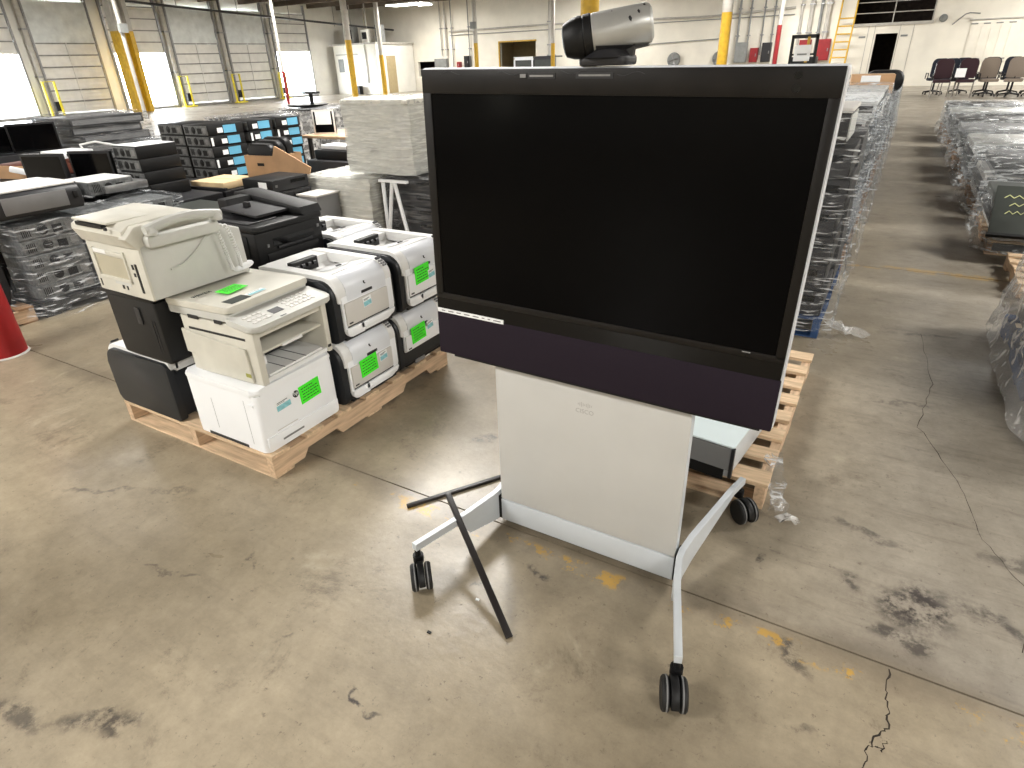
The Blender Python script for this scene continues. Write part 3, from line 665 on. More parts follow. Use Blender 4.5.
colour_printer('pearl-grey laser printer at the bottom of the middle stack with green sticker', (FXX, 1.775, PZ), 0, sticker=(.165, .145, .05), alabel=(.27, .16))
colour_printer('white laser printer with green sticker on top of the stack nearest the display', (FXX + .02, 2.225, .432), 0, panel='white2', sticker=(.16, .16, .05), alabel=(.235, .15))
colour_printer('white laser printer with missing paper tray, bottom of the stack nearest the display', (FXX, 2.18, PZ), 0, panel='white2', sticker=(.15, .165, .05), alabel=(.25, .185), open_front=True)
colour_printer('dark-sided laser printer facing away at the far left pallet corner, under two machines', (-3.08, 1.31 + .40, PZ), PI, d=.5, alabel=None)
colour_printer('white printer top peeking out behind the top right laser printer', (-2.5, 2.37, .424), 0, alabel=None)
colour_printer('lower dark printer hidden behind the printer stack nearest the display', (-2.5, 2.37, PZ), 0, h=.303, alabel=None)

# big white printer, near corner of the pallet
t = thing('laser_printer', 'plain glossy white laser printer with green sticker at the near pallet corner', 'printer', (-2.0, 1.315, PZ))
bm = NB(); prism(bm, rrect(-.45, 0, 0, .425, .022, 5), 2, .0, .268, r=.004); bd = obj('body', bm, 'white2', t)
bm = NB(); prism(bm, rrect(-.455, .004, -.004, .429, .03, 5), 2, .266, .297, r=.014); obj('top_cover', bm, 'white2', t)
bm = NB(); prism(bm, rrect(.012, .413, .012, .068, (.01, .01, .003, .003), 3), 0, -.002, .004, r=.002); dw = obj('paper_drawer', bm, 'white2', t)
part('drawer_handle', 'grey', dw, (.003, .0055, .085, .2, .028, .036)); part('tray_label', 'pearl', dw, (-.0, .0012, .07, .18, .078, .082))
part('side_latch', 'white2', t, (-.05, -.02, -.006, .0, .222, .232), r=.002)
part('side_seam', 'grey', t, (-.08, -.079, -.0008, .001, .03, .24), (-.3, -.299, -.0008, .001, .05, .2))
part('foot_gap', 'charcoal', t, (-.38, -.12, -.001, .02, -.0005, .014))
sticker_green(t, .0008, .272, .178, .115, .085, .05)
asset_label(t, .0008, .125, .185, .08, .05, .05)
bm = NB(); lathe(bm, [(0, .016), (.0012, .016)], (0, .196, .196), (1, 0, 0), 24); lg = obj('emblem', bm, 'ink', t)
text('emblem_letters', 'hp', .026, 'label', lg, (.0016, .196, .2), FX)

# beige multifunction printer on top of it
t = thing('multifunction_printer', 'yellowed beige copier-printer with open front bay and green sticker on its lid', 'printer', (-1.998, 1.37, PZ + .2975), .035)
BW, BD, BH = .40, .42, .248
def BEV(b): return b
for ya, yb in ((0, .034), (BW - .03, BW)):
    bm = NB(); prism(bm, [(-BD, 0), (-BD, BH), (-.02, BH), (.004, BH - .02), (.0, 0)], 1, ya, yb, r=.007); obj('side_pillar', bm, 'beige', t)
part('rear_shell', 'beige', t, (-BD, -.26, .03, BW - .03, .004, BH)); part('bay_floor', 'white', t, (-.26, -.004, .03, BW - .03, .004, .022))
part('bay_ceiling', 'beige', t, (-.26, -.01, .03, BW - .03, BH - .05, BH)); part('bay_wall', 'white', t, (-.262, -.255, .034, BW - .034, .022, BH - .05))
pt = part('paper_tray', 'white', t, (-.24, -.015, .05, BW - .05, .022, .03)); bm = NB(); [box(bm, -.22, -.01, y, y + .0015, .03, .033) for y in (.13, .19, .25)]; obj('tray_groove', bm, 'grey', pt)
part('output_shelf', 'beige', t, (-.16, -.012, .034, BW - .034, .125, .137), r=.003); part('shelf_lip', 'white', t, (-.06, -.006, .14, .25, .12, .133), r=.003)
part('inner_mechanism', 'charcoal', t, (-.25, -.17, .05, BW - .05, .035, .118)); part('drive_block', 'white', t, (-.2, -.1, .07, .12, .03, .075), r=.005); part('bay_button', 'black', t, (-.001, .003, BW - .026, BW - .01, .022, .034))
bm = NB(); prism(bm, [(-BD, .085), (-BD, .19), (-.355, .18), (-.05, .158), (-.042, .01), (-BD + .065, .01), (-BD + .06, .085)], 1, -.012, -.002, r=.002); sd = obj('side_cover', bm, 'beige', t, 'loose side cover standing off the body')
part('rating_plate', mat('olive_rating_label', S(150, 150, 70), .6), sd, (-.075, -.045, -.0135, -.0122, .035, .052)); part('cover_gap', 'charcoal', t, (-.38, -.045, -.0015, .001, .192, .202))
# control panel sloping to the front
Tp = Matrix.Translation((.035, 0, BH - .012)) @ Matrix.Rotation(.14, 4, 'Y')
bm = NB(); prism(bm, rrect(-.15, .0, -.018, BW + .018, (.005, .035, .035, .005), 5), 2, 0, .026, T=Tp, r=.006); cp = obj('control_panel', bm, 'greybeige', t)
part('panel_display', 'charcoal', cp, (-.085, -.045, .13, .185, .026, .0275), T=Tp); part('panel_badge', 'charcoal', cp, (-.012, -.006, .13, .16, .026, .027), T=Tp)
bm = NB()
for i in range(4):
    for j in range(6): box(bm, -.12 + i * .024, -.108 + i * .024, .215 + j * .024, .228 + j * .024, .026, .029, Tp)
for i in range(3):
    for j in range(4): box(bm, -.105 + i * .028, -.09 + i * .028, .02 + j * .024, .036 + j * .024, .026, .0285, Tp)
obj('keypad', bm, 'pearl', cp)
part('panel_lip', 'charcoal', t, (-.128, -.11, .12, .3, BH + .03, BH + .0335))
# scanner lid
Tl = Matrix.Translation((-.11, .01, BH + .012)) @ Matrix.Rotation(-.02, 4, 'Y')
bm = NB(); prism(bm, rrect(-.38, .0, -.012, BW + .012, .018, 5), 2, 0, .03, T=Tl, r=.004); obj('scanner_base', bm, 'greybeige', t)
bm = NB(); prism(bm, rrect(-.382, .012, -.016, BW + .016, .022, 5), 2, .034, .062, T=Tl, r=.008); ld_ = obj('scanner_lid', bm, 'beige', t)
Lz = Tl.translation.z + .0625
part('lid_window', 'ink', ld_, (-.075, -.012, .03, .125, .0618, .063), T=Tl)
asset_label(t, -.15, .18, Lz + .0015, .09, .035, .03, 'z'); sticker_green(t, -.27, .16, Lz + .004, .11, .075, .12, 'z')
bm = NB(); hx, hy = -.33, .018
for k, g_ in enumerate('juju,'):
    y0 = hy + k * .018; pts = [(hx + (.012 if i % 2 else -.012) * (1 if k % 2 else .8), y0 + i * .004, 0) for i in range(4)]
    tube(bm, [(p[0], p[1], Lz + .004) for p in pts], .0012, 4)
tube(bm, [(hx, hy + .012, Lz + .004), (hx - .002, hy + .05, Lz + .004)], .0011, 4); obj('handwriting', bm, 'ink', ld_)
part('hinge', 'charcoal', t, (-.36, -.3, -.006, .0, BH - .003, BH + .012), (-.2, -.16, -.006, .0, BH - .003, BH + .012))

# black box machine in the middle of the left column
t = thing('laser_printer', 'matte black box printer sandwiched between the fax and the dark-sided printer', 'printer', (-2.86, 1.31, .424))
bm = NB(); prism(bm, rrect(0, .355, 0, .285, (.02, .02, .012, .012), 3), 1, .0, .42, r=.008); obj('body', bm, 'black', t)
part('top_cover', 'black', t, (-.012, .362, -.012, .42, .286, .309), r=.008); part('side_handle', 'charcoal', t, (.2, .235, -.006, .0, .17, .245), r=.004)
part('side_vent', 'charcoal', t, (.3, .302, -.002, 0, .05, .2), (.32, .322, -.002, 0, .05, .2))

# beige fax with telephone handset
t = thing('fax_machine', 'yellowed beige fax machine with corded handset on its side, highest on the left', 'fax', (-2.82, 1.295, .735), -.02); t.scale = (.92, .78, 1.0)
W1, D1, H1 = .42, .58, .30
bm = NB(); prism(bm, [(0, 0), (0, .24), (.02, .26), (.40, .255), (.575, .20), (.58, 0)], 0, .0, W1, r=.012); obj('body', bm, 'greybeige', t)
bm = NB(); prism(bm, rrect(.0, W1 + .004, .004, .238, .006, 2), 1, -.012, .0, r=.002); bk = obj('rear_panel', bm, 'beige', t)
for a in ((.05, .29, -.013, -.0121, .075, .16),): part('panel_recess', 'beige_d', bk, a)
part('recess_flap', 'beige', bk, (.05, .29, -.02, -.0125, .165, .185), r=.003); part('flap_tab', 'white', bk, (.06, .16, -.022, -.02, .17, .188), r=.002)
part('recess_frame', 'beige', bk, (.04, .05, -.02, -.012, .065, .19), (.29, .30, -.02, -.012, .065, .19), (.04, .30, -.02, -.012, .062, .075))
part('port', 'black', bk, (.33, .345, -.014, -.0121, .125, .145), (.33, .345, -.014, -.0121, .095, .11), (.355, .372, -.014, -.0121, .03, .15), (.2, .215, -.014, -.0121, .028, .045), (.235, .245, -.014, -.0121, .028, .045), (.02, .03, -.014, -.0121, .02, .05))
part('rating_plate', 'greybeige', bk, (.15, .28, -.0135, -.0121, .045, .06))
bm = NB(); prism(bm, [(-.05, .265), (-.045, .285), (.0, .305), (.30, .315), (.44, .285), (.44, .25), (.01, .245), (-.02, .215)], 0, -.015, W1 - .03, r=.008); hd = obj('scanner_head', bm, 'beige', t)
part('feed_slot', 'black', hd, (.05, .26, -.055, .0, .286, .300)); part('paper_support', 'beige', hd, (.02, .3, -.05, .18, .303, .312), r=.003); part('key_recess', 'charcoal', hd, (.3, .315, -.07, -.06, .286, .297))
bm = NB(); prism(bm, [(-.06, .26), (.0, .3), (.1, .302), (.14, .27), (.05, .235), (-.01, .21)], 0, W1 - .05, W1 + .006, r=.006); obj('scanner_cheek', bm, 'beige', t)
bm = NB(); prism(bm, rrect(.02, .42, .215, .262, .015, 4), 0, W1, W1 + .05, r=.01); hs = obj('handset_cradle', bm, 'greybeige', t)
bm = NB(); pts = [(W1 + .045, .02 + i / 14 * .42, .285 + .022 * math.sin(PI * i / 14)) for i in range(15)]
tube(bm, pts, .019, 10); lathe(bm, [(0, .022), (.02, .032), (.03, .03)], (W1 + .045, .05, .295), (0, 0, -1), 14); lathe(bm, [(0, .022), (.02, .032), (.03, .03)], (W1 + .045, .41, .295), (0, 0, -1), 14); obj('handset', bm, 'greybeige', t)
# coiled cord: loop hanging down the side
bm = NB(); pts = []; path = []
for i in range(61):
    u = i / 60; path.append(Vector((W1 + .03, .40 + .075 * math.sin(PI * u) ** .5 * (1 if u > .5 else .35) + .05 * u, .235 - .19 * math.sin(PI * u))))
turns = 46
for i in range(turns * 7):
    u = i / (turns * 7 - 1) * 60; k = min(int(u), 59); p = path[k].lerp(path[k + 1], u - k); dd = (path[k + 1] - path[k]).normalized(); a = Vector((1, 0, 0)); b = dd.cross(a).normalized(); th = i * 2 * PI / 7
    pts.append(p + .009 * (math.cos(th) * a + math.sin(th) * b))
tube(bm, pts, .0028, 4); obj('coiled_cord', bm, 'white', t)
bm = NB(); tube(bm, [(W1 + .008, .12 + .26 * i / 10, .11 + .12 * (i / 10) ** 2) for i in range(11)], .004, 5); obj('thin_cable', bm, 'greybeige', t)
t = thing('packing_foam', 'crumpled white foam scrap tucked beside the fax machine foot', 'packing foam', (-2.44, 1.70, .735)); bm = NB()
bmesh.ops.create_icosphere(bm, subdivisions=3, radius=.035)
for v in bm.verts: v.co = Vector((v.co.x * .6, v.co.y * 2.0, v.co.z * .6 + .03)) * (1 + .12 * math.sin(v.co.x * 90) * math.sin(v.co.y * 70))
obj('foam', bm, 'white2', t)
# large black multifunction printer behind
t = thing('multifunction_printer', 'large all-black office copier-printer standing behind the fax machine', 'printer', (-2.6, 1.93, .64), 0)
BWk = .43
bm = NB(); prism(bm, rrect(-.5, 0, 0, .20, (.01, .02, .01, .01), 3), 1, .0, BWk, r=.01); obj('body', bm, 'black', t)
part('output_slot', 'black_gloss', t, (-.01, .002, .1, .37, .115, .155)); part('slot_lip', 'charcoal', t, (.002, .012, .12, .35, .10, .113), r=.003); part('side_door', 'black', t, (-.3, -.06, -.006, .0, .03, .18), r=.004); part('front_door', 'black', t, (0, .006, .05, .39, .01, .09), r=.003)
part('button', 'grey', t, (-.0, .004, .06, .072, .12, .135), (0, .004, .395, .41, .15, .165))
bm = NB(); prism(bm, rrect(-.52, .02, -.01, BWk + .01, .03, 4), 2, .201, .232, r=.008); obj('scanner_bed', bm, 'black', t)
part('lid_plate', 'charcoal', t, (-.48, -.06, .02, .2, .232, .238), r=.003)
bm = NB(); prism(bm, [(-.5, .232), (-.5, .315), (-.44, .32), (.0, .27), (.02, .232)], 1, BWk - .13, BWk + .01, r=.01); ad = obj('feeder_housing', bm, 'black', t)
bm = NB(); prism(bm, [(-.43, .232), (-.43, .31), (-.36, .31), (-.33, .232)], 1, .14, BWk - .13, r=.008); obj('feeder_back', bm, 'black', t)
bm = NB(); prism(bm, [(-.34, .27), (-.34, .282), (-.08, .262), (-.08, .25)], 1, .09, BWk - .12, r=.003); obj('feeder_tray', bm, 'charcoal', t)
part('tray_guide', 'black', ad, (-.28, -.24, .18, .2, .25, .30), r=.004)
t = thing('laser_printer', 'black machine mostly hidden underneath the large black copier', 'printer', (-2.6, 1.94, PZ)); part('body', 'black', t, (-.42, 0, 0, .40, 0, .52), r=.015); part('front_slot', 'charcoal', t, (0, .004, .05, .35, .3, .34))

# ------------------------------------------------------------------ THE DISPLAY CART
cart = thing('display_cart', 'tall video-conference display with dark speaker bar on a wheeled light grey stand', 'display', (-.66, 1.52, 0))
TLT = Matrix.Translation((.025, -.02, 1.531)) @ Matrix.Rotation(.014, 4, 'Y') @ Matrix.Rotation(-.0, 4, 'Z') @ Matrix.Rotation(-.016, 4, 'X')   # local: x across, y back, z up; top edge z=0
HW, HH = .525, .842
bm = NB(); prism(bm, rrect(-HW, HW, -HH, 0, .008, 3), 1, .004, .052, T=TLT, r=.002); hs = obj('rear_housing', bm, 'silverwhite', cart, 'white rear shell of the display')
part('back_cover', 'white', cart, (-.40, .40, .052, .078, -.72, -.1), T=TLT, r=.015)
bm = NB(); prism(bm, rrect(-HW + .003, HW - .004, -HH + .15, -.004, .004, 2), 1, -.002, .004, T=TLT, r=.001); bz = obj('front_bezel', bm, 'bezel', cart)
part('bezel_rim', 'bezel', cart, (-HW + .003, HW - .004, -.006, -.0021, -.062, -.004), (-HW + .003, -HW + .03, -.006, -.0021, -.64, -.062), (HW - .026, HW - .004, -.006, -.0021, -.64, -.062), (-HW + .003, HW - .004, -.006, -.0021, -.65, -.632), T=TLT, r=.0008)
part('screen', 'screen', cart, (-HW + .031, HW - .027, -.0035, -.0022, -.6315, -.0625), T=TLT)
part('gloss_strip', 'black_gloss', cart, (-HW + .003, HW - .004, -.005, -.0021, -.695, -.6505), T=TLT)
bm = NB(); prism(bm, rrect(-HW + .001, HW - .002, -HH, -.6955, .004, 2), 1, -.03 + .024, .004, T=TLT, r=.0015); obj('speaker_bar', bm, 'purple', cart)
part('speaker_base', 'black', cart, (-HW + .05, HW - .03, .006, .05, -HH - .012, -HH), T=TLT)
lb = part('white_strip_label', 'label', cart, (-HW + .004, -HW + .25, -.0072, -.0061, -.6985, -.6845), T=TLT)
bm = NB(); a = -HW + .02; rr = random.Random(3)
while a < -HW + .22:
    b = a + rr.uniform(.008, .03); box(bm, a, b, -.0076, -.00721, -.693, -.690, TLT); a = b + .012
obj('label_print', bm, 'grey', lb)
sl = part('top_grille', 'charcoal', cart, (-.19, -.115, -.0075, -.006, -.026, -.013), (-.06, .035, -.0075, -.006, -.026, -.013), T=TLT)
part('grille_insert', 'metal', sl, (-.185, -.12, -.0085, -.0076, -.022, -.018), (-.052, .028, -.0085, -.0076, -.021, -.017), T=TLT)
part('exposed_clip', 'metal', cart, (-.212, -.196, -.009, -.006, -.024, -.016), T=TLT)
for x, dz in ((-.46, .0), (-.28, .002), (-.1, .0), (.045, .004)):
    bm = NB(); tube(bm, [(x + .006 * i, -.0065, -.012 - .004 * math.sin(i * .55 + x * 9) - dz) for i in range(12)], .0011, 4); bm.transform(TLT); obj('peeling_tape_edge', bm, 'charcoal', cart)
bm = NB(); [cyl(bm, TLT @ Vector((HW - .09, -.0075, z)), TLT @ Vector((HW - .09, -.0055, z)), .008, n=12) for z in (-.02, -.045)]; cyl(bm, TLT @ Vector((HW - .09, -.0075, -.642)), TLT @ Vector((HW - .09, -.0055, -.642)), .006, n=12); obj('screw_cap', bm, 'black_gloss', cart)
part('sensor', 'grey', cart, (HW - .105, HW - .085, -.0075, -.006, -.637, -.634), T=TLT)
# pedestal
px0, px1 = -.322, .325
bm = NB(); box(bm, px0, px1, 0, .012, .125, .672, r=.002); fp = obj('pedestal_front', bm, 'satin', cart)
part('kick_panel', 'satin2', cart, (px0, px1, -.002, .012, .028, .1215), r=.002)
part('pedestal_side', 'satin2', cart, (px1 - .014, px1 - .0005, .013, .05, .028, .672), r=.002); part('pedestal_side', 'satin2', cart, (px0 + .0005, px0 + .014, .013, .05, .028, .672), r=.002)
part('pedestal_core', 'charcoal', cart, (-.25, .25, .05, .10, .03, .66)); part('base_frame', 'black', cart, (px0 + .01, px1 - .01, .014, .09, .012, .03))
part('mast', 'satin2', cart, (-.12, .12, .10, .14, .05, 1.35)); part('mount_bracket', 'black', cart, (-.2, .2, .083, .10, .85, 1.3))
# engraved emblem: nine bars over five letters
bm = NB()
for i, h_ in enumerate((.006, .011, .017, .011, .006, .011, .017, .011, .006)): box(bm, -.022 + i * .0055 - .001, -.022 + i * .0055 + .001, -.0005, .0004, .602 - h_ / 2, .602 + h_ / 2)
M['engrave'] = mat('engraved_grey', S(164, 162, 158), .5, var=.02)
em = obj('emblem_bars', bm, 'engrave', fp); text('emblem_letters', 'CISCO', .021, 'engrave', fp, (0, -.0004, .578), FY, .0003)
# arms and castors
def caster(x, y, dx, dy, ang):
    """stem at x,y; wheel centre offset by dx,dy; ang: heading of the rolling direction"""
    K = 1.22; cx, cy = x + dx, y + dy; T = Matrix.Translation((cx, cy, .0375 * K)) @ Matrix.Rotation(ang, 4, 'Z') @ Matrix.Scale(K, 4)
    bm = NB(); cyl(bm, (x, y, .088), (x, y, .122), .010, n=10); cyl(bm, (x, y, .07), (x, y, .098), .018, n=12)
    prism(bm, [(.041 * math.cos(u), .041 * math.sin(u)) for u in [i / 10 * PI for i in range(11)]] + [(-.02, -.01), (.02, -.01)], 1, -.009, .009, T=T, r=.003)
    c = obj('castor', bm, 'black', cart)
    for q in (-1, 1):
        ax_ = (T.to_3x3() @ Vector((0, q, 0)))
        bm = NB(); lathe(bm, [(k * K, r * K) for k, r in [(0, .02), (.001, .034), (.004, .0375), (.014, .0375), (.018, .033)]], T @ Vector((0, q * .0098, 0)), ax_, 24); wl = obj('wheel', bm, 'rubber', c)
        bm = NB(); lathe(bm, [(k * K, r * K) for k, r in [(.0, .0385), (.003, .0385), (.004, .030)]], T @ Vector((0, q * .0155, .001)), ax_, 24); obj('wheel_cover', bm, 'grey', c)
def arm(s, pts, front):
    """vertical bent plate; pts: (x, y, bottom z)"""
    bm = NB(); zt = .150; wd = .0105; A = []
    for i, (x, y, zb) in enumerate(pts):
        a = Vector(pts[max(i - 1, 0)][:2]); b = Vector(pts[min(i + 1, len(pts) - 1)][:2]); d = (b - a).normalized(); n = Vector((-d.y, d.x)) * wd
        A.append([bm.verts.new((x + n.x, y + n.y, zb)), bm.verts.new((x - n.x, y - n.y, zb)), bm.verts.new((x - n.x, y - n.y, zt)), bm.verts.new((x + n.x, y + n.y, zt))])
    for p, q in zip(A, A[1:]):
        for k in range(4): bm.faces.new((p[k], p[(k + 1) % 4], q[(k + 1) % 4], q[k]))
    bm.faces.new(A[0][::-1]); bm.faces.new(A[-1])
    bmesh.ops.bevel(bm, geom=[e for e in bm.edges if abs(e.verts[0].co.z - e.verts[1].co.z) < 1e-6 or abs(e.verts[0].co.z - zt) < .0001 and abs(e.verts[1].co.z - zt) < .0001], offset=.0015, segments=1, affect='EDGES')
    return obj('arm', bm, 'satin2', cart)
arm(1, [(.45, -.375, .122), (.375, -.14, .122), (.365, -.105, .05), (.345, -.02, .035), (.343, .02, .035), (.352, .10, .05), (.41, .42, .122), (.43, .5, .122)], 1)
arm(-1, [(-.435, -.37, .122), (-.385, -.19, .122), (-.372, -.15, .06), (-.345, -.01, .03), (-.343, .02, .03), (-.352, .10, .05), (-.41, .42, .122), (-.43, .5, .122)], 1)
part('arm_bolt_plate', 'black', cart, (.326, .335, -.0, .06, .03, .13), (-.335, -.3225, -.0, .06, .03, .13))
caster(.447, -.365, .010, -.045, 1.95); caster(-.432, -.36, .035, -.035, 2.3); caster(.425, .49, .035, -.05, 2.35); caster(-.425, .49, -.03, .03, 2.0)
SC = lambda pr: [(h_ * .77, r_ * .75) for h_, r_ in pr]
# silver camera on top
cm = TLT @ Vector((.005, .03, 0))
bm = NB(); prism(bm, rrect(-.062, .062, -.042, .042, .02, 4), 2, .001, .022, T=Matrix.Translation(cm) , r=.006); lathe(bm, [(.018, .06), (.034, .045), (.038, .03)], cm, (0, 0, 1)); cb = obj('camera_base', bm, 'charcoal', cart)
ax = Vector((-.90, -.34, -.15)).normalized(); cc = cm + Vector((.012, -.0, .072))
bm = NB()
for s in (-1, 1):
    prism(bm, [(-.018, .02), (.018, .02), (.01, .05), (-.01, .05)], 1, -.006, .006, T=Matrix.Translation(cm + Vector((s * .034 + (.004 if s < 0 else .006), .0, 0))) @ Matrix.Shear('XY', 4, (s * .35, 0)), r=.002)
obj('camera_yoke', bm, 'dmetal', cb)
bm = NB(); lathe(bm, SC([(-.115, .040), (-.108, .052), (-.095, .057), (.055, .060), (.062, .059)]), cc, ax, 36); cbd = obj('camera_body', bm, 'silver', cart, 'scuffed silver cylindrical camera body')
bm = NB(); lathe(bm, SC([(-.10, .03), (-.10, .0575), (-.06, .0585), (.055, .0605), (.055, .03)]), cc + Vector((0, 0, -.003)), ax, 36)
bmesh.ops.bisect_plane(bm, geom=bm.verts[:] + bm.edges[:] + bm.faces[:], plane_co=cc + Vector((0, 0, -.030)), plane_no=(0, 0, 1), clear_outer=True); obj('under_cover', bm, 'charcoal', cart)
bm = NB(); lathe(bm, SC([(.0625, .0585), (.066, .0615), (.085, .061), (.089, .058)]), cc, ax, 36); lr = obj('lens_ring', bm, 'black', cart)
bm = NB(); lathe(bm, SC([(.090, .0585), (.10, .0605), (.125, .056), (.148, .046), (.152, .036), (.150, .02)]), cc, ax, 36); hd_ = obj('lens_hood', bm, 'black', cart)
bm = NB(); lathe(bm, SC([(.1525, .03), (.154, .025), (.155, .01)]), cc, ax, 24); obj('lens', bm, 'black_gloss', hd_)
bm = NB()
for (u, th, a, b) in ((-.05, .2, .02, .0025), (-.075, .5, .016, .002), (-.092, .9, .012, .002), (0.0, 1.0, .006, .0012)):
    sd_ = ax.cross(Vector((0, 0, 1))).normalized(); up_ = sd_.cross(ax); r_ = .0589 * .755
    if sd_.y > 0: sd_ = -sd_
    pp = [cc + ax * (u + b * k) * .78 + r_ * (math.cos(th + a * j * 4) * sd_ + math.sin(th + a * j * 4) * up_) for k, j in ((-1, 0), (1, 1), (2, 3), (0, 4), (-2, 2))]
    bm = NB(); bm.faces.new([bm.verts.new(p) for p in pp]); obj('scuff', bm, 'charcoal', cbd)

# loose black strips
def strip(label, a, b, w_, h_):
    a, b = Vector(a), Vector(b); d = b - a; L_ = d.length; q = d.to_track_quat('X', 'Z'); o = tag(obj('metal_strip', (lambda bm: (box(bm, 0, L_, -w_ / 2, w_ / 2, 0, h_, r=.0015), bm)[1])(NB()), 'blackstrip'), label, 'metal strip')
    o.location = a; o.rotation_mode = 'QUATERNION'; o.rotation_quaternion = q; return o
M['blackstrip'] = mat('dark_anodised_strip', S(30, 26, 25), .4, var=.08)
strip('long black metal strip leaning across the left arm of the display stand', (-.697, 1.085, .001), (-1.125, 1.388, .178), .022, .009)
strip('thin black metal strip lying flat on the floor behind the leaning one', (-1.365, 1.425, .0005), (-1.06, 1.88, .0005), .018, .012)

# white steel unit on the right pallet
t = thing('steel_unit', 'white-topped flat steel unit lying on the pallet behind the display stand', 'server case', (-1.109, 2.11, PZ), -.12)
part('case', 'satin2', t, (0, .83, .012, .5, .012, .148), r=.004); bm = NB(); prism(bm, rrect(.0, .84, 0, .505, .012, 3), 2, .1485, .156, r=.002); obj('top_cover', bm, 'bluewhite', t)
part('front_face', 'grey', t, (.005, .83, .0, .0115, .05, .145)); part('gap_shade', 'black', t, (.02, .81, .004, .0115, .0, .045)); part('corner_edge', 'charcoal', t, (.83, .842, -.002, .012, .02, .147))  # black strip puts the shade of the gap below the face into colour

# ------------------------------------------------------------------ COMPUTERS, MONITORS AND WRAPPED LOADS
M['pcmetal'] = mat('zinc_computer_chassis', S(122, 124, 124), .45, metal=.4, var=.25, scale=30)
M['rough_white'] = mat('wrapped_cabinet_enamel', S(214, 212, 202), .5, var=.05)
def pc(label, loc, w, d, h, face='x', m='black', rear=True, stick=0, group=None, cat='computer', top=None, rz=0, seed=0):
    """desktop computer box; origin at min x, min y corner; rear plate on the +X or the -Y side"""
    t = thing('desktop_computer', label, cat, loc, rz, group)
    part('case', m, t, (0, w, 0, d, 0, h), r=.006)
    if top: part('top_panel', top, t, (.005, w - .005, .005, d - .005, h, h + .003))
    R_ = random.Random(seed or int(abs(loc[0] * 991 + loc[1] * 577 + loc[2] * 313)))
    def fb(a0, a1, z0, z1, o0=0, o1=.004):    # on the detailed face; a runs left to right as seen
        return (w + o0, w + o1, a0, a1, z0, z1) if face == 'x' else (a0, a1, -o1, -o0, z0, z1)
    Wd = d if face == 'x' else w
    if rear:
        rp = part('rear_plate', 'pcmetal', t, fb(.012, Wd - .012, .008, h - .008))
        part('vent', 'black', rp, *[fb(Wd * .08 + k * .012, Wd * .08 + k * .012 + .006, h * .2, h * .8, .004, .0052) for k in range(int(Wd * .18 / .012))])
        bm = NB(); c = Wd * .42
        if face == 'x': lathe(bm, [(0, h * .33), (.002, h * .30)], (w + .004, c, h / 2), (1, 0, 0), 12)
        else: lathe(bm, [(0, h * .33), (.002, h * .30)], (c, -.004, h / 2), (0, -1, 0), 12)
        obj('fan_grille', bm, 'black', rp)
        part('port_block', 'black', rp, fb(Wd * .58, Wd * .74, h * .2, h * .7, .004, .006)); part('bright_bracket', 'metal', rp, fb(Wd * .8, Wd * .93, h * .25, h * .75, .004, .0055))
    else:
        rp = part('front_panel', 'charcoal', t, fb(.006, Wd - .006, .005, h - .005))
        part('drive_bay', 'black_gloss', rp, fb(Wd * .5, Wd * .9, h * .55, h * .8, .004, .0055)); part('power_button', 'grey', rp, fb(Wd * .08, Wd * .14, h * .4, h * .6, .004, .006))
    if stick:      # labels on the plain +X side (face must be y)
        q = R_.uniform(-.02, .05); o = part('blue_label', 'bluelabel', t, (w, w + .0015, d * .42 + q, d * .42 + q + .15, h * .14, h * .86), label='light blue label')
        part('white_label', 'label', t, (w, w + .0015, d * .42 + q - .075, d * .42 + q - .01, h * .22, h * .66))
        if stick > 1: part('small_label', 'label', t, (w, w + .0015, .01, .035, h * .1, h * .85))
    return t
def film(label, x0, x1, y0, y1, z0, z1, m='film', fl=.0, top=True, wob=.012, seed=1, lean=0.0, n=14):
    """loose stretch film around a load, open at the bottom; fl flares the skirt"""
    R_ = random.Random(seed); bm = NB(); ring = []
    per = []
    for i in range(n): per.append((x0 + (x1 - x0) * i / n, y0, 0, -1))
    for i in range(n): per.append((x1, y0 + (y1 - y0) * i / n, 1, 0))
    for i in range(n): per.append((x1 - (x1 - x0) * i / n, y1, 0, 1))
    for i in range(n): per.append((x0, y1 - (y1 - y0) * i / n, -1, 0))
    K = 11; rows = []
    for k in range(K + 1):
        u = k / K; z = z0 + (z1 - z0) * u; row = []
        for i, (x, y, nx, ny) in enumerate(per):
            o = .012 + wob * (math.sin(i * 1.9 + k * .8 + seed) + math.sin(i * .7 - k * 1.7 + seed * 2) + R_.uniform(-.5, .5)) * .5 + wob + fl * (1 - u) ** 2.2
            row.append(bm.verts.new((x + nx * o + lean * nx * u, y + ny * o, z)))
        rows.append(row)
    L_ = len(per)
    for a, b in zip(rows, rows[1:]):
        for i in range(L_): bm.faces.new((a[i], a[(i + 1) % L_], b[(i + 1) % L_], b[i]))
    if top:
        prev = rows[-1]
        for q in (.82, .5):
            cx, cy = (x0 + x1) / 2, (y0 + y1) / 2
            cur = [bm.verts.new((cx + (v.co.x - cx) * q, cy + (v.co.y - cy) * q, z1 + .006 + R_.uniform(0, wob))) for v in prev]
            for i in range(L_): bm.faces.new((prev[i], prev[(i + 1) % L_], cur[(i + 1) % L_], cur[i]))
            prev = cur
    return tag(obj('stretch_film', bm, m), label, 'plastic wrap')

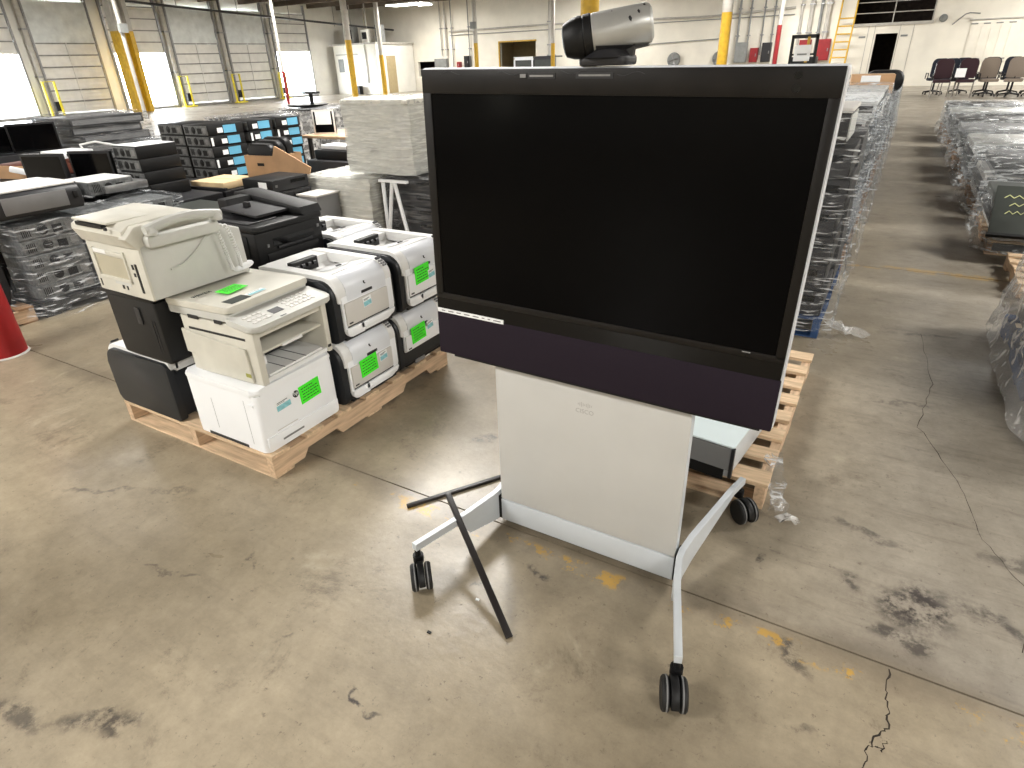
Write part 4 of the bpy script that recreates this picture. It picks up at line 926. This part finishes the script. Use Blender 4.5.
# --- wrapped load at the left behind the bollard
XA = -5.05
pallet('pallet coloured shadow-dark under the film-wrapped metal computers at the left edge', XA - 1.02, 1.88, 1.02, 1.22, ms='dmetal', mt='charcoal')  # charcoal and dark steel carry the shadow at the load's base
k = 0
for col, (y, dd) in enumerate(((1.90, .40), (2.32, .40), (2.74, .34))):
    for r in range(5):
        pc('silver-backed computer under film at the left edge, %s column, %s' % (('near', 'middle', 'far')[col], ('at the bottom of the stack', 'second from the bottom', 'in the middle layer', 'fourth from the bottom', 'topmost under the black printer')[r]),
           (XA - .38 + random.uniform(-.012, .01), y, .118 + r * .106), .36, dd, .104, group='wrapped computers at the left edge', m='pcmetal')
    for r in range(1):
        pc('computer in the rear row of the wrapped load at the left edge, %s column' % ('near', 'middle', 'far')[col], (XA - .95, y, .118), .5, dd, .53, rear=False, m='charcoal')
film('clear film around the metal computers at the left edge', XA - .98, XA, 1.88, 3.1, .02, .66, fl=.14, seed=3, wob=.02)
t = thing('office_printer', 'wide dark grey printer with pale top on the wrapped metal computers', 'printer', (XA + .02, 1.82, .70))
bm = NB(); prism(bm, rrect(-.55, 0, 0, .165, (.01, .03, .05, .02), 5), 1, 0, .56, r=.02); obj('body', bm, 'charcoal', t); part('top_lid', 'white', t, (-.54, -.03, .01, .55, .165, .178), r=.004)
part('front_panel', 'grey', t, (-.002, .008, .05, .46, .03, .14), r=.004); part('side_knob', 'black', t, (0, .012, .5, .53, .07, .12), r=.005)
t = thing('office_printer', 'rounded dark printer cut off by the left picture edge above the wrapped load', 'printer', (XA - .1, 1.2, .70))
bm = NB(); prism(bm, rrect(-.5, 0, 0, .18, (.01, .04, .06, .02), 5), 1, 0, .56, r=.02); obj('body', bm, 'black', t); part('top_lid', 'pearl', t, (-.48, -.05, .02, .54, .18, .19), r=.004)
pallet('plain pallet carrying the cut-off load at the left picture edge', XA - 1.02, .72, 1.02, 1.1, mt='wood_old'); pc('charcoal computer block under the cut-off dark printer', (XA - .75, 1.15, .118), .6, .64, .58, rear=False, m='charcoal')
pc('open-topped silver computer with a round fan beside the grey printer', (XA - .75, 2.62, .70), .40, .36, .10, m='pcmetal', top='white')
pc('pale flat computer case behind the grey printer', (XA - .85, 2.25, .70), .42, .33, .12, m='grey', rear=False, top='white')

# red bollard
t = thing('bollard', 'thick red steel bollard at the left picture edge', 'bollard', (-4.6, 1.42, 0))
bm = NB(); lathe(bm, [(0, .115), (1.02, .115), (1.07, .10), (1.09, .04)], (0, 0, 0), (0, 0, 1), 28); obj('tube', bm, 'red', t)
bm = NB(); lathe(bm, [(0.0005, .126), (.006, .124), (.009, .116)], (0, 0, 0), (0, 0, 1), 28); obj('floor_collar', bm, 'pearl', t)

# --- second load: flat dark laptops and silver cases, then small desktop stack
pallet('old pallet under the small desktop computers behind the fax', -6.2, 3.16, 1.05, .95, mt='wood_old')
for i, (x, y, w_, d_, h_, m_, tp, lb) in enumerate(((-6.15, 3.18, 1.0, .42, .46, 'charcoal', None, 'large charcoal equipment block under the short stack of four computers'), (-6.15, 3.62, 1.0, .46, .46, 'black', None, 'large black equipment block under the tan carton'),
        (-5.12, 2.95, .5, .4, .56, 'charcoal', 'slate', 'dark grey flat-topped machine between the fax and the tan carton'), (-4.75, 3.5, .42, .42, .53, 'black', 'slate', 'black low cabinet in front of the open carton'))):
    if i < 2: pc(lb, (x, y, .118), w_, d_, h_, m=m_, top=tp, rear=False)
    else: pc(lb, (x, y, .001), w_, d_, h_, m=m_, top=tp, rear=False)
for r in range(4):
    pc('small black desktop computer, %s of the short stack behind the fax' % ('lowest', 'second from bottom', 'third from bottom', 'topmost with sunlight-painted lid')[r], (-5.88 + (.03, .0, -.02, -.03)[r], 3.16, .582 + r * .105), .36, .37, .103, face='y', m='black', top='white2' if r == 3 else None, group='short stack of desktop computers')  # bright white panel carries the sunlight on the top lid
pc('silver bubble-wrapped computer lying left of the short computer stack', (-5.75, 2.72, .70), .38, .36, .06, m='metal', face='y')
# black monitors lying face down / standing
def monitor(label, loc, rz, w=.48, h=.3, tilt=.0, m='black', paper=False, frame=None):
    t = thing('monitor', label, 'monitor', loc, rz); T = Matrix.Rotation(tilt, 4, 'X')
    part('shell', m, t, (-w / 2, w / 2, 0, .035, .0, h), T=T, r=.008); part('bezel', frame or 'black', t, (-w / 2, w / 2, -.008, -.0005, .0, h), T=T, r=.002)
    part('panel', 'black_gloss', t, (-w / 2 + .02, w / 2 - .02, -.0095, -.0082, .02, h - .02), T=T)
    if paper: part('paper_sheet', 'label', t, (-w / 2 + .04, w / 2 - .04, -.012, -.0097, h * .4, h - .02), T=T)
    return t
for i, (x, y, w_, h_, lb) in enumerate(((-6.35, 2.78, .42, .24, 'black monitor standing left of its twin behind the silver computer'), (-6.1, 3.05, .42, .24, 'black monitor standing beside the short stack of computers'))):
    monitor(lb, (x, y, .62), .35, w_, h_ + .1)
pallet('pallet under the standing black monitors', -7.0, 2.3, .9, .82, mt='wood_old'); pc('dark equipment block under the standing black monitors', (-6.85, 2.32, .118), .75, .78, .50, m='charcoal', rear=False)

# --- carton clutter
t = thing('carton', 'closed tan carton on the low black block behind the fax', 'box', (-5.62, 3.62, .582), .1)
part('box_body', 'card_pale', t, (0, .42, 0, .40, 0, .06), r=.004); part('box_flap', 'card', t, (.0, .42, .19, .195, .0605, .062)); part('laptop_below', 'charcoal', t, (-.0, .46, -.03, .0, .0, .02))
t = thing('carton', 'open brown cardboard box holding three black bags', 'box', (-5.25, 3.98, .60), .1)
part('wall', 'card', t, (0, .40, 0, .012, 0, .24), (0, .40, .31, .322, 0, .24), (0, .012, .012, .31, 0, .24), (.388, .40, .012, .31, 0, .24), (.012, .388, .012, .31, 0, .012))
part('hand_hole', 'black', t, (.15, .23, -.003, .0, .15, .175)); fl_ = part('flap', 'card', t, (0, .42, -.012, 0, 0, .30), T=Matrix.Translation((.30, -.02, .06)) @ Matrix.Rotation(.42, 4, 'Y'))
for i in range(3):
    t = thing('laptop_bag', 'black rounded bag in the open carton, %s' % ('nearest the left wall', 'middle one', 'rightmost by the flap')[i], 'bag', (-5.25 + .0, 4.06 + i * .09, .615))
    bm = NB(); prism(bm, rrect(0, .34, 0, .32 + .02 * i, .06, 5), 1, -.035, .035, r=.02); obj('bag_body', bm, 'black', t); part('zip', 'grey', t, (.05, .3, -.002, .002, .32 + .02 * i, .326 + .02 * i))
pc('black equipment block under the open carton', (-5.14, 4.09, .001), .40, .34, .595, m='black', rear=False)
for i, (z, lb) in enumerate(((.532, 'lower black boxed unit before the open carton'), (.632, 'upper black unit with white print before the open carton'))):
    t = pc(lb, (-4.72 + i * -.02, 3.52, z), .36, .40, .098, m='black', rear=False); part('white_print', 'label', t, (.20, .3, -.001, .0, .03, .08)); part('side_print', 'label', t, (.36, .361, .14, .22, .03, .07))
t = thing('tray', 'small grey plastic tray beside the black boxed units', 'tray', (-4.32, 3.72, .001)); part('tray_body', 'grey', t, (0, .22, 0, .26, 0, .58), r=.01); part('tray_rim', 'pearl', t, (-.01, .23, -.01, .27, .58, .595), r=.003)
# --- blue-labelled desktop stacks
pallet('pallet under the blue-labelled computer stacks', -6.9, 4.15, .92, 1.3, mt='wood_old')
cols = [(4.2, .42, 'near'), (4.68, .32, 'middle'), (5.05, .34, 'far')]
for ci, (y, dd, cn) in enumerate(cols):
    for r in range(9):
        pc('black desktop computer with blue label, %s stack, layer %s' % (cn, ('one from the floor', 'two', 'three', 'four', 'five, halfway up', 'six', 'seven', 'eight', 'nine, the top')[r]), (-6.4 + random.uniform(-.01, .01), y, .118 + r * .1055), .40, dd, .1035, face='y', stick=1 + (r % 2), group='blue-labelled desktop computers')
for r in range(9):
    pc('computer in the rear column left of the near blue-labelled stack, layer %s' % ('one', 'two', 'three', 'four', 'five', 'six', 'seven', 'eight', 'nine, the top')[r], (-6.84, 4.2, .118 + r * .1055), .42, .42, .1035, face='y', group='desktop computers with metal backs')
# --- orange tabletop, monitor stand, framed screen
t = thing('table', 'tan laminate tabletop behind the open carton', 'table', (-6.0, 5.55, 0)); part('tabletop', 'orange', t, (-.2, 1.3, 0, .75, .80, .83), r=.003)
for x in (-.15, 1.22):
    for y in (.05, .68): part('leg', 'dmetal', t, (x, x + .04, y, y + .04, 0, .80))
monitor('black framed screen with a sheet of white paper taped on', (-5.95, 5.72, .8305), .45, .27, .27, paper=True, frame='pearl')
pc('black box right behind the screen with white paper', (-5.8, 5.92, .8305), .3, .3, .26, m='black', rear=False)
for i, (x, y, w_, d_, h_, z, m_, lb) in enumerate(((-5.2, 4.8, .45, .45, .09, .70, 'black', 'black box with blue sticker left of the wrapped white cabinet'), (-5.15, 4.85, .35, .2, .04, .795, 'white2', 'white keyboards piled left of the wrapped white cabinet'))):
    t = pc(lb, (x, y, z), w_, d_, h_, m=m_, rear=False)
    if i == 0: part('blue_label', 'bluelabel', t, (.5, .502, .3, .4, .01, .08))
pc('tall dark block under the box with blue sticker', (-5.25, 4.72, .001), .6, .6, .698, m='charcoal', rear=False)
t = thing('monitor_stand', 'curved black monitor stand lying on grey wrapped goods', 'monitor stand', (-8.2, 7.6, .98)); bm = NB(); lathe(bm, [(0, .1), (.03, .3), (.05, .32)], (0, 0, 0), (0, 0, 1), 20); cyl(bm, (.1, 0, .04), (.1, 0, .2), .03); box(bm, -.05, .25, -.05, .05, .2, .23); obj('stand_base', bm, 'black', t)
# --- generic wrapped pallet loads with individually stacked slabs
def load(nm, x0, y0, lx, ly, h, slabs, mats, fm, seed, fl=.06, lab=None, pal='wood_old', top=None, film_top=True, fr=(.86, 1.0)):
    rs = random.Random(seed)
    pallet('pallet under the ' + nm, x0, y0, lx, ly, ms=pal if pal == 'blue' else 'wood_old', mt=pal)
    z = .118; hs_ = (h - .118) / slabs
    ords = ['bottom', 'second', 'third', 'fourth', 'fifth', 'sixth', 'seventh', 'eighth', 'ninth', 'tenth', 'eleventh', 'twelfth']
    for k in range(slabs):
        a, b = rs.uniform(*fr), rs.uniform(*fr); mm = mats[rs.randrange(len(mats))] if k < slabs - 1 or not top else top
        ox, oy = x0 + (lx - lx * a) * rs.random(), y0 + (ly - ly * b) * rs.random()
        t = thing('flat_panel' if hs_ < .12 else 'equipment_case', '%s %s %s in the %s' % (ords[k] if k < slabs - 1 else 'topmost', {'black': 'black', 'charcoal': 'charcoal', 'grey': 'grey', 'white': 'white', 'white2': 'bright white', 'pearl': 'pale grey', 'slate': 'dark slate', 'pcmetal': 'silver', 'rough_white': 'white', 'silver': 'silver'}[mm], 'screen' if hs_ < .12 else 'case', nm),
                  'screen' if hs_ < .12 else 'case', (ox, oy, z), 0, 'pieces of the ' + nm)
        part('shell', mm, t, (0, lx * a, 0, ly * b, 0, hs_ - .003), r=.006)
        part('front_trim', 'dmetal', t, (.02, lx * a - .02, -.004, .0, hs_ * .3, hs_ * .7)); part('side_trim', 'charcoal' if mm != 'charcoal' else 'grey', t, (lx * a, lx * a + .003, .03, ly * b - .03, hs_ * .2, hs_ * .75))
        if k == slabs - 1 or rs.random() < .3: part('paper_label', 'label', t, (lx * .3, lx * .3 + .12, ly * .08, ly * .08 + .16, hs_ - .003, hs_ - .001))
        z += hs_
    film('film around the ' + nm, x0 - .0, x0 + lx, y0, y0 + ly, .03, h + .02, fm, fl=fl, seed=seed, wob=.012, top=film_top)
# dark wrapped stack and neighbours far left
load('tall dark wrapped stack before the open dock', -10.0, 4.4, 1.0, 1.02, 1.07, 9, ['charcoal', 'grey', 'charcoal'], 'film_d', 5)
load('low wrapped goods behind the blue-labelled computers', -9.0, 6.3, 1.1, 1.1, .92, 6, ['grey', 'pearl', 'charcoal'], 'film_m', 6)
load('grey wrapped goods under the curved monitor stand', -8.8, 7.55, 1.1, 1.1, .95, 6, ['grey', 'white', 'charcoal'], 'film_m', 7)
load('wrapped grey goods between the dark stack and the short stack', -8.1, 4.6, .9, .9, .82, 5, ['grey', 'charcoal'], 'film_d', 8)
# leaning black panels
pallet('pallet under the leaning black screens', -10.0, 3.05, 1.05, 1.15, mt='wood_old')
pc('dark block the leaning black screens rest on', (-9.95, 3.1, .118), .95, 1.05, .62, m='charcoal', rear=False)
for i in range(4):
    monitor('black screen standing in the row at the far left, %s' % ('leftmost', 'second from left', 'third from left', 'rightmost')[i], (-9.7 + i * .2, 3.3 + i * .23, .74), 1.25, .5, .30 + .02 * (i % 2), tilt=.1)
# mixed brown boxes, white bar and device
pallet('pallet under the brown boxes and white box', -7.95, 2.6, 1.0, 1.1, mt='wood_old'); pc('dark block under the brown boxes and white box', (-7.9, 2.65, .118), .9, 1.0, .56, m='charcoal', rear=False)
t = thing('carton', 'low open brown carton with reddish items at the left', 'box', (-7.5, 2.85, .682), .2); part('wall', 'card', t, (0, .45, 0, .01, 0, .12), (0, .45, .35, .36, 0, .12), (0, .01, .01, .35, 0, .12), (.44, .45, .01, .35, 0, .12), (.01, .44, .01, .35, 0, .01)); part('packed_goods', 'brownred', t, (.02, .2, .03, .33, .011, .13), (.22, .42, .03, .3, .011, .10), r=.02)
t = thing('carton', 'reddish brown leather case right of the low carton', 'case', (-7.35, 3.28, .682), .1); part('case_body', 'brownred', t, (0, .32, 0, .3, 0, .11), r=.02); part('case_lid', 'brownred', t, (-.01, .33, -.01, .31, .111, .14), r=.015)
t = thing('white_box', 'flat white box on top of the brown leather case', 'box', (-7.4, 3.25, .824), .05); part('box_body', 'white2', t, (0, .36, 0, .32, 0, .06), r=.008); part('socket', 'charcoal', t, (.36, .364, .05, .08, .02, .045), (.36, .364, .12, .15, .02, .045))
bm = NB(); box(bm, -.03, .03, -.22, .22, 0, .05, r=.008); o = tag(obj('light_bar', bm, 'white2'), 'short white bar leaning on the brown carton', 'bar'); o.location = (-6.98, 2.98, .70); o.rotation_euler = (-.35, 0, -.5)
bm = NB(); tube(bm, [(-7.2, 3.6, .75), (-7.1, 3.5, .93), (-7.0, 3.6, .95), (-6.9, 3.75, .9), (-6.85, 3.85, .72)], .012, 6); tag(obj('cable', bm, 'white'), 'pale loose cable arching beside the dark wrapped stack', 'cable')

# --- wrapped white cabinets left of the display
pallet('pallet under the two milky-wrapped white cabinets', -4.55, 4.0, 1.55, 1.15, mt='wood_old')
t = thing('cabinet', 'lower white cabinet wrapped in milky film', 'cabinet', (-4.5, 4.02, .118)); part('cabinet_body', 'rough_white', t, (0, .70, 0, .75, 0, .56), r=.01); part('door_panel', 'rough_white', t, (.03, .67, -.008, -.001, .03, .53), r=.003); part('side_panel', 'rough_white', t, (.70, .706, .03, .72, .03, .53))
film('milky film around the lower white cabinet', -4.5, -3.8, 4.02, 4.77, .10, .70, 'film_w', fl=.03, seed=11, wob=.012)
t = thing('cabinet', 'big white cabinet wrapped in milky film standing on top', 'cabinet', (-4.12, 4.2, .72))
part('cabinet_body', 'rough_white', t, (0, .68, 0, .62, 0, .54), r=.008); part('top_slab', 'rough_white', t, (-.02, .70, -.02, .64, .545, .575), r=.004)
part('drawer_front', 'rough_white', t, (.02, .55, -.01, -.001, .02, .36), (.02, .55, -.01, -.001, .37, .52), r=.003); part('side_strip', 'pearl', t, (.56, .66, -.008, -.001, .02, .52)); part('drawer_pull', 'grey', t, (.24, .34, -.016, -.011, .17, .21)); part('lock_badge', 'grey', t, (.03, .07, -.016, -.011, .06, .11))
film('milky film around the big upper white cabinet', -4.12, -3.44, 4.2, 4.82, .72, 1.30, 'film_w', fl=.01, seed=12, wob=.01)
for r in range(5):
    pc('black machine in the dark wrapped stack beside the lower cabinet, %s' % ('lowest', 'second', 'third', 'fourth', 'topmost')[r], (-3.72, 4.18, .118 + r * .117), .66, .7, .114, face='y', m='black', rear=False, group='dark wrapped stack under the white cabinet')
film('film around the dark stack under the white cabinet', -3.74, -3.04, 4.16, 4.9, .10, .71, 'film_d', fl=.02, seed=13)
t = thing('frame_stand', 'white A-shaped metal leg frame before the dark wrapped stack', 'frame', (-3.66, 4.05, .118))
for a, b in (((0, 0, 0), (.12, 0, .58)), ((.26, 0, 0), (.14, 0, .58)), ((0, .02, .0), (0, .02, .56))):
    bm = NB(); cyl(bm, a, b, .016, n=6); obj('leg', bm, 'white2', t)
part('crossbar', 'white2', t, (-.02, .28, -.015, .015, .565, .585))

# --- aisle stacks behind the display
pallet('blue pallet under the wrapped black boxes beside the aisle', -1.22, 3.86, 1.05, 1.2, mt='blue', ms='blue', h=.13)
for r in range(6):
    pc('black boxed computer in the wrapped column beside the aisle, %s' % ('bottom layer', 'second layer', 'third layer', 'fourth layer', 'fifth layer', 'sixth layer')[r], (-.62, 3.88 + random.uniform(0, .015), .133 + r * .158), .44 + random.uniform(-.02, .01), .5, .154, face='y', m='black', rear=False, group='wrapped black boxes beside the aisle')
    pc('black boxed computer left in the wrapped column beside the aisle, %s' % ('bottom layer', 'second layer', 'third layer', 'fourth layer', 'fifth layer', 'sixth layer')[r], (-1.16, 3.88 + random.uniform(0, .015), .133 + r * .158), .5, .5, .154, face='y', m='black', rear=False)
pc('black block at the rear of the blue pallet beside the aisle', (-1.16, 4.42, .133), .98, .6, .95, m='charcoal', rear=False)
t = thing('office_machine', 'black-fronted office machine with pale top on the wrapped black boxes', 'printer', (-.82, 3.95, 1.085)); part('body', 'black', t, (0, .58, 0, .5, 0, .16), r=.008); part('pale_lid', 'pearl', t, (-.01, .59, -.01, .51, .161, .19), r=.01); part('side_panel', 'greybeige', t, (.581, .587, .02, .48, .02, .15)); part('white_slot', 'white', t, (.48, .53, -.006, -.001, .02, .14))
film('clear film with a flared skirt around the wrapped black boxes beside the aisle', -1.2, -.17, 3.86, 5.02, .06, 1.27, 'film', fl=.03, seed=21, wob=.02, top=False)
# film tail lying at its foot and loose scrap on the pallet
def scrap(label, pts, r, seed, m='film_m'):
    bm = NB(); rs = random.Random(seed); prev = None
    for i, p in enumerate(pts):
        ring = [bm.verts.new((p[0] + (r * rs.uniform(.5, 1.2)) * math.cos(a), p[1] + (r * rs.uniform(.5, 1.2)) * math.sin(a) * .8, max(.002, p[2] + rs.uniform(-.5, .5) * r))) for a in [2 * PI * k / 9 for k in range(9)]]
        if prev:
            for k in range(9): bm.faces.new((prev[k], prev[(k + 1) % 9], ring[(k + 1) % 9], ring[k]))
        prev = ring
    return tag(obj('film_scrap', bm, m), label, 'plastic scrap')
scrap('crumpled film tail on the floor at the foot of the blue pallet', [(-.12 + .03 * i, 3.93 + .01 * i, .10 - .014 * i) for i in range(7)], .045, 4)
scrap('crumpled clear film scrap hanging over the corner of the wooden pallet', [(-.16 + .012 * i, 2.22 - .03 * i, .145 - .02 * i) for i in range(7)], .035, 5, 'film')
scrap('small white plastic scrap on the floor by the rear castor', [(-.08, 2.02, .012), (-.055, 2.03, .02), (-.03, 2.04, .01)], .022, 6)
y = 5.25
for i, (h, n_, tp, lb) in enumerate(((1.22, 10, 'white', 'first wrapped stack of flat goods behind the black boxes'), (1.2, 10, 'pearl', 'second wrapped stack of flat goods along the aisle'), (1.05, 8, 'grey', 'third wrapped stack along the aisle'), (.95, 7, 'white', 'fourth wrapped stack along the aisle'), (.9, 7, 'charcoal', 'fifth wrapped stack along the aisle'), (.9, 7, 'grey', 'sixth wrapped stack along the aisle'), (.85, 6, 'white', 'farthest wrapped stack along the aisle'))):
    load(lb, -1.25, y, 1.08, 1.2, h, n_, ['grey', 'charcoal', 'pearl', 'black', 'silver'], 'film', 30 + i, fl=.06, top=tp); y += 1.75
t = thing('carton', 'brown cardboard box on the second wrapped stack along the aisle', 'box', (-.62, 9.0, 1.07), .1); part('box_body', 'card', t, (0, .45, 0, .35, 0, .2), r=.004); part('box_tape', 'card_pale', t, (0, .45, .15, .19, .2, .2015)); part('paper_label', 'label', t, (.1, .3, -.002, 0, .12, .19))
for i, (x, y_, m_, lb) in enumerate(((-1.2, 9.5, 'chairb', 'blue-grey padded seat on the third aisle stack'), (-.6, 10.9, 'black', 'black curved chair seat on the fourth aisle stack'))):
    t = thing('seat_cushion', lb, 'seat', (x, y_, 1.08 if i == 0 else .98)); bm = NB(); prism(bm, rrect(0, .5, 0, .28, .12, 5), 1, 0, .4, r=.05); obj('cushion', bm, m_, t); part('under_plate', 'black', t, (.08, .42, .05, .35, -.012, .0))

# --- right row of low pallet loads
M['film_r'] = film_mat('hazy_stretch_film', S(225, 228, 228), .1, .88, (.9, .9, 4), pm=.5, px=.70)
load('nearest wrapped load at the right picture edge', .78, 3.0, 1.1, 1.45, .5, 4, ['charcoal', 'grey'], 'film_m', 50, fl=.06, pal='blue', top='charcoal')
pallet('bare wooden pallet beyond the nearest wrapped load on the right', .92, 4.75, 1.1, 1.2, mt='woodx')
y = 6.3
for i in range(7):
    nm = ('low wrapped load with chalk marks on the right', 'second low wrapped load on the right', 'third low wrapped load on the right', 'fourth low wrapped load on the right', 'fifth low wrapped load on the right', 'sixth low wrapped load on the right', 'last low wrapped load on the right')[i]
    load(nm, .82 - .02 * i, y, 1.3, 1.2, .52 if i else .4, 6 if i else 4, ['charcoal', 'grey', 'pearl', 'black', 'slate'], 'film_r', 60 + i, fl=.07, top=('slate', 'charcoal', 'silver', 'grey', 'black', 'silver', 'charcoal')[i], film_top=bool(i), pal='woodx' if i == 0 else 'wood_old'); y += 1.5
# chalk-marked panel leaning on the near end
t = thing('marked_panel', 'dark screen with yellow chalk scribbles leaning on the right-hand load', 'screen', (.76, 5.98, .25)); T = Matrix.Rotation(-.75, 4, 'X')
part('panel_body', 'slate', t, (0, 1.0, 0, .03, 0, .42), T=T, r=.005); part('panel_rim', 'black', t, (-.01, 1.01, -.004, .034, -.02, -.001), T=T)
bm = NB()
for (x0, z0, n_, s_) in ((.06, .32, 9, .03), (.10, .25, 8, .03), (.08, .18, 10, .025), (.5, .32, 5, .03), (.55, .2, 4, .03)):
    tube(bm, [(x0 + k * s_, -.004, z0 + (.014 if k % 2 else -.012)) for k in range(n_)], .004, 4)
tube(bm, [(.40, -.004, .06), (.43, -.004, .12), (.46, -.004, .06)], .004, 4); tube(bm, [(.41, -.004, .085), (.45, -.004, .085)], .004, 4)
bm.transform(T); obj('chalk_marks', bm, 'chalk', t)

# --- chairs at the far right
def office_chair(label, x, y, rz, m, base='star', paper=False):
    t = thing('office_chair', label, 'chair', (x, y, 0), rz, 'chairs at the back of the aisle')
    bm = NB(); prism(bm, rrect(-.25, .25, .55, 1.14, (.06, .06, .14, .14), 5), 1, -.28, -.20, r=.03); obj('backrest', bm, m, t)
    bm = NB(); prism(bm, rrect(-.25, .25, -.22, .26, .08, 4), 2, .44, .53, r=.03); obj('seat', bm, m, t)
    if base == 'star':
        bm = NB(); cyl(bm, (0, 0, .1), (0, 0, .44), .03, n=8); cyl(bm, (0, -.2, .46), (0, -.24, .7), .025, n=6); obj('gas_column', bm, 'black', t)
        for k in range(5):
            a = k * 2 * PI / 5; bm = NB(); cyl(bm, (0, 0, .12), (.3 * math.cos(a), .3 * math.sin(a), .075), .03, .018, n=6); lg_ = obj('leg', bm, 'black', t)
            bm = NB(); cyl(bm, (.3 * math.cos(a) - .02, .3 * math.sin(a), .03), (.3 * math.cos(a) + .02, .3 * math.sin(a), .03), .03, n=8); obj('castor', bm, 'rubber', lg_)
    else:
        for s in (-1, 1):
            bm = NB(); tube(bm, [(s * .25, .25, .0), (s * .25, .24, .45), (s * .25, -.22, .45), (s * .25, -.26, 1.0)], .014, 6); tube(bm, [(s * .25, -.26, 0), (s * .25, -.1, .44)], .014, 6); obj('side_frame', bm, 'chrome', t)
    for s in (-1, 1):
        bm = NB(); tube(bm, [(s * .29, -.2, .5), (s * .29, -.18, .68), (s * .29, .14, .68), (s * .29, .16, .5)], .016, 6); obj('armrest', bm, 'black', t)
    if paper: part('paper_sheet', 'label', t, (.02, .3, .262, .266, .6, .86))
    return t
CH = [(.7, 28.5, .2, 'chairb', 'star', 0, 'dark blue chair at the back left of the chair group'), (1.45, 28.9, -.1, 'chairb', 'star', 0, 'dark blue chair standing second in the back row'),
      (1.1, 27.75, PI + .2, 'chairb', 'frame', 0, 'low dark guest chair between the two rows of chairs'), (.85, 26.9, PI, 'chairr', 'frame', 0, 'dark maroon metal-framed chair at the front left of the group'),
      (1.5, 26.9, PI - .1, 'chairr', 'frame', 1, 'dark maroon metal-framed chair with white paper, front row'), (2.15, 27.2, PI + .15, 'chairt', 'star', 0, 'taupe round-backed office chair in the front row'),
      (2.8, 27.0, PI - .15, 'chairt', 'star', 0, 'second taupe chair, slightly nearer, in the front row'), (3.44, 27.1, PI, 'chairb', 'star', 0, 'dark swivel chair at the right end of the front row'),
      (2.2, 28.7, .1, 'chairb', 'star', 0, 'dark blue chair behind the taupe chair'), (2.85, 28.5, -.2, 'chairb', 'star', 0, 'dark chair behind the second taupe chair'), (3.5, 28.6, 0, 'chairr', 'star', 0, 'dark chair at the back right corner of the group'), (4.08, 27.2, PI, 'chairb', 'star', 0, 'chair cut off by the right picture edge')]
for x, y, rz, m_, b_, p_, lb in CH: office_chair(lb, x, y, rz, m_, b_, p_)
# a little litter
for i, (x, y, m_, lb) in enumerate(((-.87, 1.16, 'label', 'tiny white paper chip on the floor below the leaning strip'), (-.93, .98, 'rubber', 'dark rubber crumb on the floor left of the leaning strip'))):
    bm = NB(); box(bm, x, x + .012, y, y + .008, .0005, .004); tag(obj('litter_chip', bm, m_), lb, 'litter')
